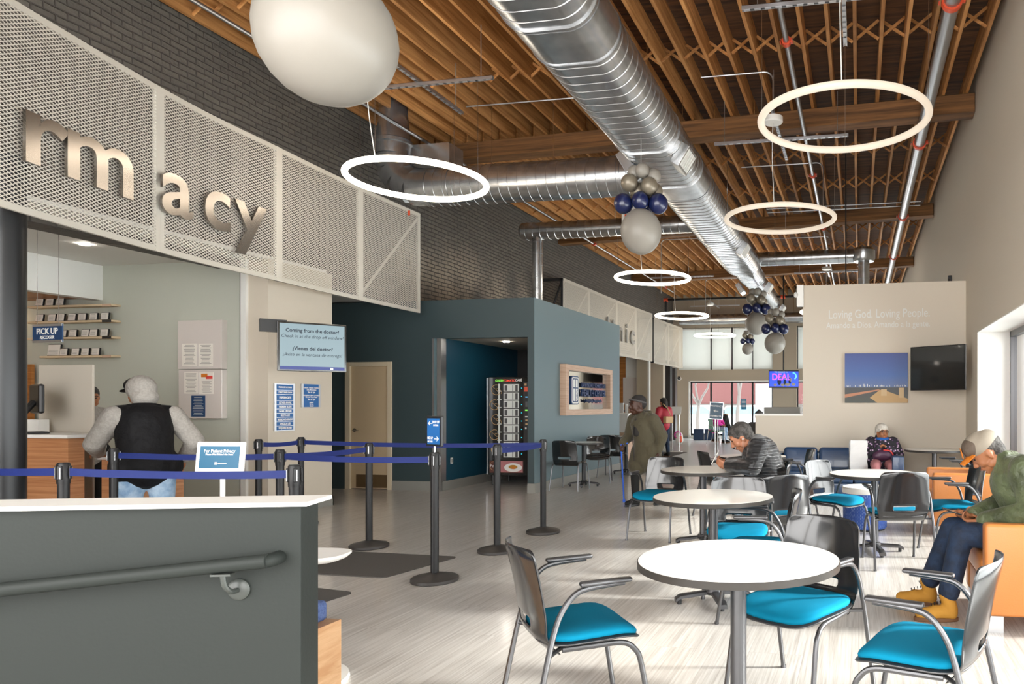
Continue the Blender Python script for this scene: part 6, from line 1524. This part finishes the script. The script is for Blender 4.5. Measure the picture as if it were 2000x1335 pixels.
# --- walking woman with cane
c = W(-1.09, 9.82); rz = face(-.60, -.80)
J3 = dict(pelvis=(.0, 0, .78), waist=(.02, 0, .92), chest=(.06, 0, 1.10), neck=(.10, 0, 1.235), head=(.165, -.015, 1.36), shL=(.05, .165, 1.165), shR=(.07, -.165, 1.165), elL=(-.07, .225, .95), elR=(.05, -.27, .95), wrL=(.0, .215, .745), wrR=(.225, -.235, .845),
          hipL=(.0, .09, .74), hipR=(.0, -.09, .74), knL=(-.02, .10, .42), knR=(.14, -.08, .42), anL=(-.22, .10, .12), anR=(.13, -.08, .085), toeL=(-.07, .11, .04), toeR=(.28, -.09, .036))
p3, J, H = person('person in olive fleece coat and grey beanie walking with a blue cane', tuple(c), rz, J3, 'skin_dark', .008, .98, -.35, .05, {'L': ((0, .05, -1), (.5, -.6, 0), .45, -1), 'R': ((.55, .1, -.8), (-.5, .6, -.3), 1.0, 1)}, hk=1.1, lip='lip_dark')
m = torso_cloth(J, 1.02, extra=.014, hem=.62); m.cap(J['pelvis'], .175, V3((.02, 0, .66)), .18); blob(m, 'coat', 'olive_coat', p3, .011, 6)
m = MB()
for s in (1, -1): m.cap((.10, s * .085, 1.245), .036, (.20, s * .075, 1.11), .028)
m.cap((.03, -.09, 1.26), .04, (.03, .09, 1.26), .04); blob(m, 'collar', 'olive_coat', p3, .009, 3)
m = MB(); m.cap((.165, 0, 1.15), .06, (.18, 0, 1.0), .06); blob(m, 'shirt', 'knit_dark', p3, .01, 2)
m = MB(); m.tube([(.245, -.005, 1.10), (.262, -.005, .9), (.235, -.005, .62)], .006, 6); m.build('zip', 'knit_dark', p3)
blob(trousers(J, .9, .95, .95), 'trousers', 'pants_black', p3, .011, 4)
for s in 'LR': shoe(p3, J['an' + s], J['toe' + s], 'shoe', 'pants_black', 'black')
m = MB(); R_ = H.to_3x3().to_4x4(); m.sph(H @ V3((-.025, 0, .072)), (.108, .092, .080), 22, R_); m.sph(H @ V3((-.058, 0, .02)), (.072, .088, .075), 20, R_); bn_ = blob(m, 'beanie', 'knit_dark', p3, .009, 3)
m = MB(); m.tube([H @ V3((.112 * math.cos(a) - .01, .093 * math.sin(a), .060 + .030 * math.cos(a))) for a in [2 * PI * i / 28 for i in range(28)]], .015, 10, closed=True); blob(m, 'beanie_band', 'knit_grey', bn_, .009, 2)
m = MB(); R3 = Matrix.Rotation(rz, 3, 'Z'); top = c + R3 @ V3((.27, -.215, .80)); tip = W(-1.43, 10.05, .01)
cn = m.tube([top - top + V3((0, 0, 0)), tip - top], .0115, 12); m.tube([V3((0, 0, 0)), R3 @ V3((.0, .0, .03)), R3 @ V3((-.09, .03, .05))], .012, 10); o = m.build('walking_cane', 'cane_blue', None, True, tuple(top)); tag(o, 'blue walking cane held by the person in the olive coat', 'cane'); MB().tube([tip - top + V3((0, 0, .0)), tip - top + V3((0, 0, .04))], .02, 12).build('rubber_tip', 'cane_blue', o)
# --- man in the black vest at the pick up counter
c = W(-5.30, 6.55); rz = face(-.72, .69)
J1 = dict(pelvis=(-.02, 0, .82), waist=(.03, 0, .98), chest=(.10, 0, 1.18), neck=(.155, 0, 1.34), head=(.20, .02, 1.48), shL=(.10, .21, 1.27), shR=(.11, -.21, 1.27), elL=(.22, .34, 1.02), elR=(.03, -.37, 1.03), wrL=(.44, .29, .93), wrR=(.22, -.31, .86),
          hipL=(-.02, .1, .78), hipR=(-.02, -.1, .78), knL=(.02, .12, .43), knR=(-.04, -.12, .43), anL=(-.02, .13, .09), anR=(-.08, -.13, .09), toeL=(.13, .16, .036), toeR=(.07, -.16, .036))
p1, J, H = person('person seen from behind in black vest and pale hood at the pick up counter', tuple(c), rz, J1, 'skin_tan', .009, 1.06, .35, .2, {'L': ((.9, -.2, -.1), (0, 0, -1), .3, 1), 'R': ((.7, .3, -.4), (0, .5, -.5), .5, -1)}, hk=1.06)
m = torso_cloth(J, 1.1, extra=.008, m=None); blob(m, 'hoodie', 'hoodie_grey', p1, .011, 4)
m = torso_cloth(J, 1.22, sleeves=False, extra=.028); m.cap(J['pelvis'] + V3((0, -.12, -.01)), .158, J['pelvis'] + V3((0, .12, -.01)), .158); blob(m, 'vest', 'vest_black', p1, .012, 5)
m = MB(); m.tube([J['neck'] + V3((.11 * math.cos(a), .12 * math.sin(a), -.0 - .02 * math.cos(a))) for a in [2 * PI * i / 24 for i in range(24)]], .036, 10, closed=True); blob(m, 'vest_collar', 'vest_black', p1, .01, 3)
m = MB(); R_ = H.to_3x3().to_4x4(); m.sph(H @ V3((-.035, 0, .04)), (.128, .118, .125), 24, R_); m.sph(H @ V3((-.07, 0, -.05)), (.1, .11, .09), 24, R_); blob(m, 'hood', 'hoodie_grey', p1, .01, 4)
m = MB(); m.sph(H @ V3((.035, 0, .085)), (.095, .1, .075), 22, R_); cp_ = blob(m, 'cap', 'vest_black', p1, .01, 3)
m = MB(); m.sph(H @ V3((.155, 0, .062)), (.085, .075, .012), 20, R_); m.build('brim', 'vest_black', cp_, True)
blob(trousers(J, 1.12, .95), 'jeans', 'denim_light', p1, .012, 5)
for s in 'LR': shoe(p1, J['an' + s], J['toe' + s])
# --- pharmacist partly behind the divider
c = W(-6.90, 7.75); rz = face(.8, -.6)
J2 = dict(pelvis=(0, 0, .85), waist=(.02, 0, 1.0), chest=(.04, 0, 1.2), neck=(.05, 0, 1.33), head=(.07, 0, 1.45), shL=(.04, .19, 1.26), shR=(.04, -.19, 1.26), elL=(.10, .27, 1.03), elR=(.10, -.27, 1.03), wrL=(.33, .12, 1.10), wrR=(.33, -.10, 1.10),
          hipL=(0, .09, .82), hipR=(0, -.09, .82), knL=(.02, .1, .45), knR=(0, -.1, .45), anL=(0, .1, .09), anR=(-.04, -.1, .09), toeL=(.15, .12, .036), toeR=(.11, -.12, .036))
p2, J, H = person('person in pale striped sweater mostly hidden behind the frosted divider', tuple(c), rz, J2, 'skin_tan', .010, .98, 0, .3, {'L': ((.9, -.3, 0), (0, -.4, -1), .4, 1), 'R': ((.9, .3, 0), (0, .4, -1), .4, -1)})
blob(torso_cloth(J, 1.0, extra=.004), 'sweater', 'hoodie_grey', p2, .012, 4); blob(trousers(J, .95), 'trousers', 'pants_black', p2, .014, 4); hair_cap(p2, H, 'hair_dark', 1.0, long=.12)
m = MB()
for z in (1.12, 1.15): m.torus((.04, 0, z), .155, .012, 40, 6)
m.build('stripe', 'scarf_blue', p2, True)
for s in 'LR': shoe(p2, J['an' + s], J['toe' + s])
# --- woman on the sofa
c = W((1722 - PX0) / F * 10.72, 10.72); rz = face(-.12, -1)
J7 = dict(pelvis=(-.02, 0, .52), waist=(.0, 0, .62), chest=(.03, 0, .76), neck=(.05, 0, .865), head=(.075, .0, .955), shL=(.03, .16, .81), shR=(.03, -.16, .81), elL=(.12, .24, .64), elR=(.12, -.23, .62), wrL=(.22, .06, .755), wrR=(.22, -.07, .745),
          hipL=(.03, .09, .51), hipR=(.03, -.09, .51), knL=(.40, .11, .49), knR=(.40, -.12, .49), anL=(.41, .09, .10), anR=(.41, -.11, .10), toeL=(.53, .10, .036), toeR=(.53, -.12, .036))
p7, J, H = person('person in cream knit hat, glasses and floral jacket sitting on the navy sofa', tuple(c), rz, J7, 'skin_tan', .009, .86, .35, .0, {'L': ((0, -.8, .35), (.3, -.3, -.8), .7, -1), 'R': ((0, .8, .3), (.3, .3, -.8), .7, 1)}, hk=1.0, glasses=True)
mm = mat('floral', S('1e1c26'), .7); n = mm.node_tree.nodes; l = mm.node_tree.links; tc = n.new('ShaderNodeTexCoord'); vo = n.new('ShaderNodeTexVoronoi'); vo.inputs['Scale'].default_value = 22; l.new(tc.outputs['Object'], vo.inputs['Vector']); ns = n.new('ShaderNodeTexNoise'); ns.inputs['Scale'].default_value = 45; l.new(tc.outputs['Object'], ns.inputs['Vector'])
ad = n.new('ShaderNodeMath'); ad.operation = 'MULTIPLY_ADD'; ad.inputs[1].default_value = .5; l.new(ns.outputs['Fac'], ad.inputs[0]); l.new(vo.outputs['Distance'], ad.inputs[2]); cr = n.new('ShaderNodeValToRGB'); cr.color_ramp.interpolation = 'CONSTANT'; e = cr.color_ramp.elements; e[0].color = (*S('c9b6c4'), 1); e[1].position = .50; e[1].color = (*S('7d4f86'), 1); k2 = e.new(.60); k2.color = (*S('1e1c26'), 1); l.new(ad.outputs[0], cr.inputs[0]); l.new(cr.outputs[0], n['Principled BSDF'].inputs['Base Color'])
blob(torso_cloth(J, 1.0, extra=.012, hem=.25), 'jacket', mm, p7, .011, 4); blob(trousers(J, .9, .93), 'trousers', 'pants_pink', p7, .012, 4)
m = MB(); m.tube([J['neck'] + V3((.02 + .075 * math.cos(a), .08 * math.sin(a), .0)) for a in [2 * PI * i / 20 for i in range(20)]], .03, 10, closed=True); blob(m, 'scarf', 'scarf_blue', p7, .01, 3)
m = MB(); R_ = H.to_3x3().to_4x4(); m.sph(H @ V3((-.022, 0, .06)), (.112, .095, .088), 22, R_); m.sph(H @ V3((-.05, 0, .0)), (.08, .09, .07), 20, R_); blob(m, 'knit_hat', 'knit_cream', p7, .009, 2)
m = MB(); m.cap(H @ V3((-.03, .07, -.05)), .03, H @ V3((-.02, .08, -.12)), .025); m.cap(H @ V3((-.03, -.07, -.05)), .03, H @ V3((-.02, -.08, -.12)), .025); blob(m, 'hair', 'hair_dark', p7, .01, 2)
for s in 'LR': shoe(p7, J['an' + s], J['toe' + s])
R3 = Matrix.Rotation(rz, 3, 'Z'); m = MB(); m.sph((0, 0, 0), (.075, .15, .085), 24); m.cap((0, -.09, -.02), .07, (0, .09, -.02), .07); o = blob(m, 'handbag', 'purse_purple', None, .01, 3, tuple(c + R3 @ V3((.215, .0, .645))), rz); tag(o, 'purple handbag with coral trim on the lap of the seated person', 'bag')
m = MB(); m.tube(smoothpath([(.07, .0, .07), (.07, .09, .06), (.06, .14, .0)], 5), .009, 8); m.build('coral_trim', 'trim_coral', o, True)
# --- distant people
def far_person(label, c, rz, skin, coat, pants, hair, seated=False, hairlong=0.0, height=1.0, lean=0.0, hoodm=None, extra=.01):
    z = height
    if seated: JJ = dict(pelvis=(0, 0, .5), waist=(.02 + lean * .3, 0, .64), chest=(.04 + lean * .7, 0, .86), neck=(.06 + lean, 0, 1.0), head=(.09 + lean * 1.3, 0, 1.12 - lean * .2), shL=(.04 + lean * .8, .18, .93), shR=(.04 + lean * .8, -.18, .93), elL=(.14 + lean, .24, .70), elR=(.14 + lean, -.24, .70), wrL=(.34, .12, .66), wrR=(.34, -.12, .66), hipL=(.02, .09, .5), hipR=(.02, -.09, .5), knL=(.43, .11, .5), knR=(.43, -.11, .5), anL=(.42, .11, .1), anR=(.42, -.11, .1), toeL=(.55, .12, .036), toeR=(.55, -.12, .036))
    else: JJ = dict(pelvis=(0, 0, .88), waist=(0, 0, 1.02), chest=(.01, 0, 1.22), neck=(.02, 0, 1.37), head=(.04, 0, 1.49), shL=(.0, .17, 1.29), shR=(0, -.17, 1.29), elL=(-.0, .24, 1.05), elR=(.0, -.24, 1.05), wrL=(.16, .16, .95), wrR=(.16, -.16, .95), hipL=(0, .08, .84), hipR=(0, -.08, .84), knL=(.02, .09, .46), knR=(-.02, -.09, .46), anL=(0, .1, .09), anR=(-.06, -.1, .09), toeL=(.15, .11, .036), toeR=(.09, -.11, .036))
    JJ = {q: (V3(v) if q[:3] in ('toe',) else V3(v) * (z if not seated else 1)) for q, v in JJ.items()}
    p_, J, H = person(label, tuple(c), rz, JJ, skin, .014, .95 * z, 0, .15 + lean, {'L': ((.8, -.3, -.3), (0, -.5, -.5), .6, 1), 'R': ((.8, .3, -.3), (0, .5, -.5), .6, -1)})
    blob(torso_cloth(J, 1.0, extra=extra), 'coat', coat, p_, .016, 3); blob(trousers(J, .9), 'trousers', pants, p_, .016, 3)
    if hair: hair_cap(p_, H, hair, 1.02, long=hairlong)
    for s in 'LR': shoe(p_, J['an' + s], J['toe' + s])
    return p_, J, H
c = W((1297 - PX0) / F * 19.0, 19.0); p4, J, H = far_person('person with long dark hair in a red jacket at the clinic desk', c, face(-.7, .7), 'skin_light', 'red_jacket', 'denim_dark', 'hair_dark', False, .34, .96)
o = MB().box((-.06, -.13, -.09), (.06, .13, .09), .02).build('shoulder_bag', 'tan_bag'); R3 = Matrix.Rotation(face(-.7, .7), 3, 'Z'); o.location = c + R3 @ V3((-.22, .04, .98)); o.rotation_euler = (0, 0, face(-.7, .7)); tag(o, 'tan shoulder bag on the back of the person in red', 'bag'); MB().tube([(0, -.1, .08), (.05, -.02, .3), (.1, .1, .42)], .012, 8).build('strap', 'tan_bag', o, True)
c = W((1213 - PX0) / F * 20.2, 20.2); far_person('receptionist with dark hair sitting behind the first clinic desk', c, face(.6, -.8), 'skin_tan', 'red_jacket', 'pants_black', 'hair_dark', True, .15)
c = W((1394 - PX0) / F * 26.0, 26.0); far_person('child in a pink jacket in the green chair by the far window', c, face(.9, -.3), 'skin_tan', 'pink_jacket', 'denim_light', 'hair_dark', True, 0, 1, .12)
c = W((1420 - PX0) / F * 27.1, 27.1); p9, J, H = far_person('person in a dark coat with fur hood bending beside the child', c, face(-.9, -.3), 'skin_tan', 'pants_black', 'pants_black', 'hair_dark', True, 0, 1, .10)
m = MB(); m.torus((.12, 0, 1.0), .11, .04, 24, 8); m.build('fur_hood', 'tan_bag', p9, True)
c = W((1485 - PX0) / F * 14.9, 14.9); p10, J, H = far_person('person in a dark beanie working behind the half height wall', c, face(-.3, -.9), 'skin_tan', 'knit_grey', 'pants_black', None, True)
m = MB(); m.sph(H @ V3((-.01, 0, .055)), (.11, .095, .085), 18, H.to_3x3().to_4x4()); m.sph(H @ V3((-.01, 0, .15)), .025, 12); blob(m, 'beanie', 'knit_grey', p10, .012, 2)
MB().box((-.25, -.25, 0), (.25, .25, .42), .02).build('office_chair', 'black').location = tuple(c)
tag(bpy.data.objects['office_chair'], 'black office chair behind the half height wall', 'chair')
# backpack in the corner by the clinic
g = GZ(1327, 868, 0); r = empty('backpack', (g.x, g.y, 0)); tag(r, 'white and red backpack on the floor by the lectern', 'bag')
m = MB(); m.cap((0, 0, .16), .14, (0, 0, .32), .12); blob(m, 'body', 'white_soft', r, .02, 2); m = MB(); m.cap((.06, -.09, .14), .07, (.06, -.09, .26), .06); blob(m, 'front_pocket', 'coupling_red', r, .02, 2); m = MB(); m.torus((0, 0, 0), .11, .02, 20, 6); o = m.build('strap', 'pink_jacket', r, True); o.location = (-.04, -.08, .34); o.rotation_euler = (PI / 2, 0, 0)
bpy.data.scenes.remove(SIDE)
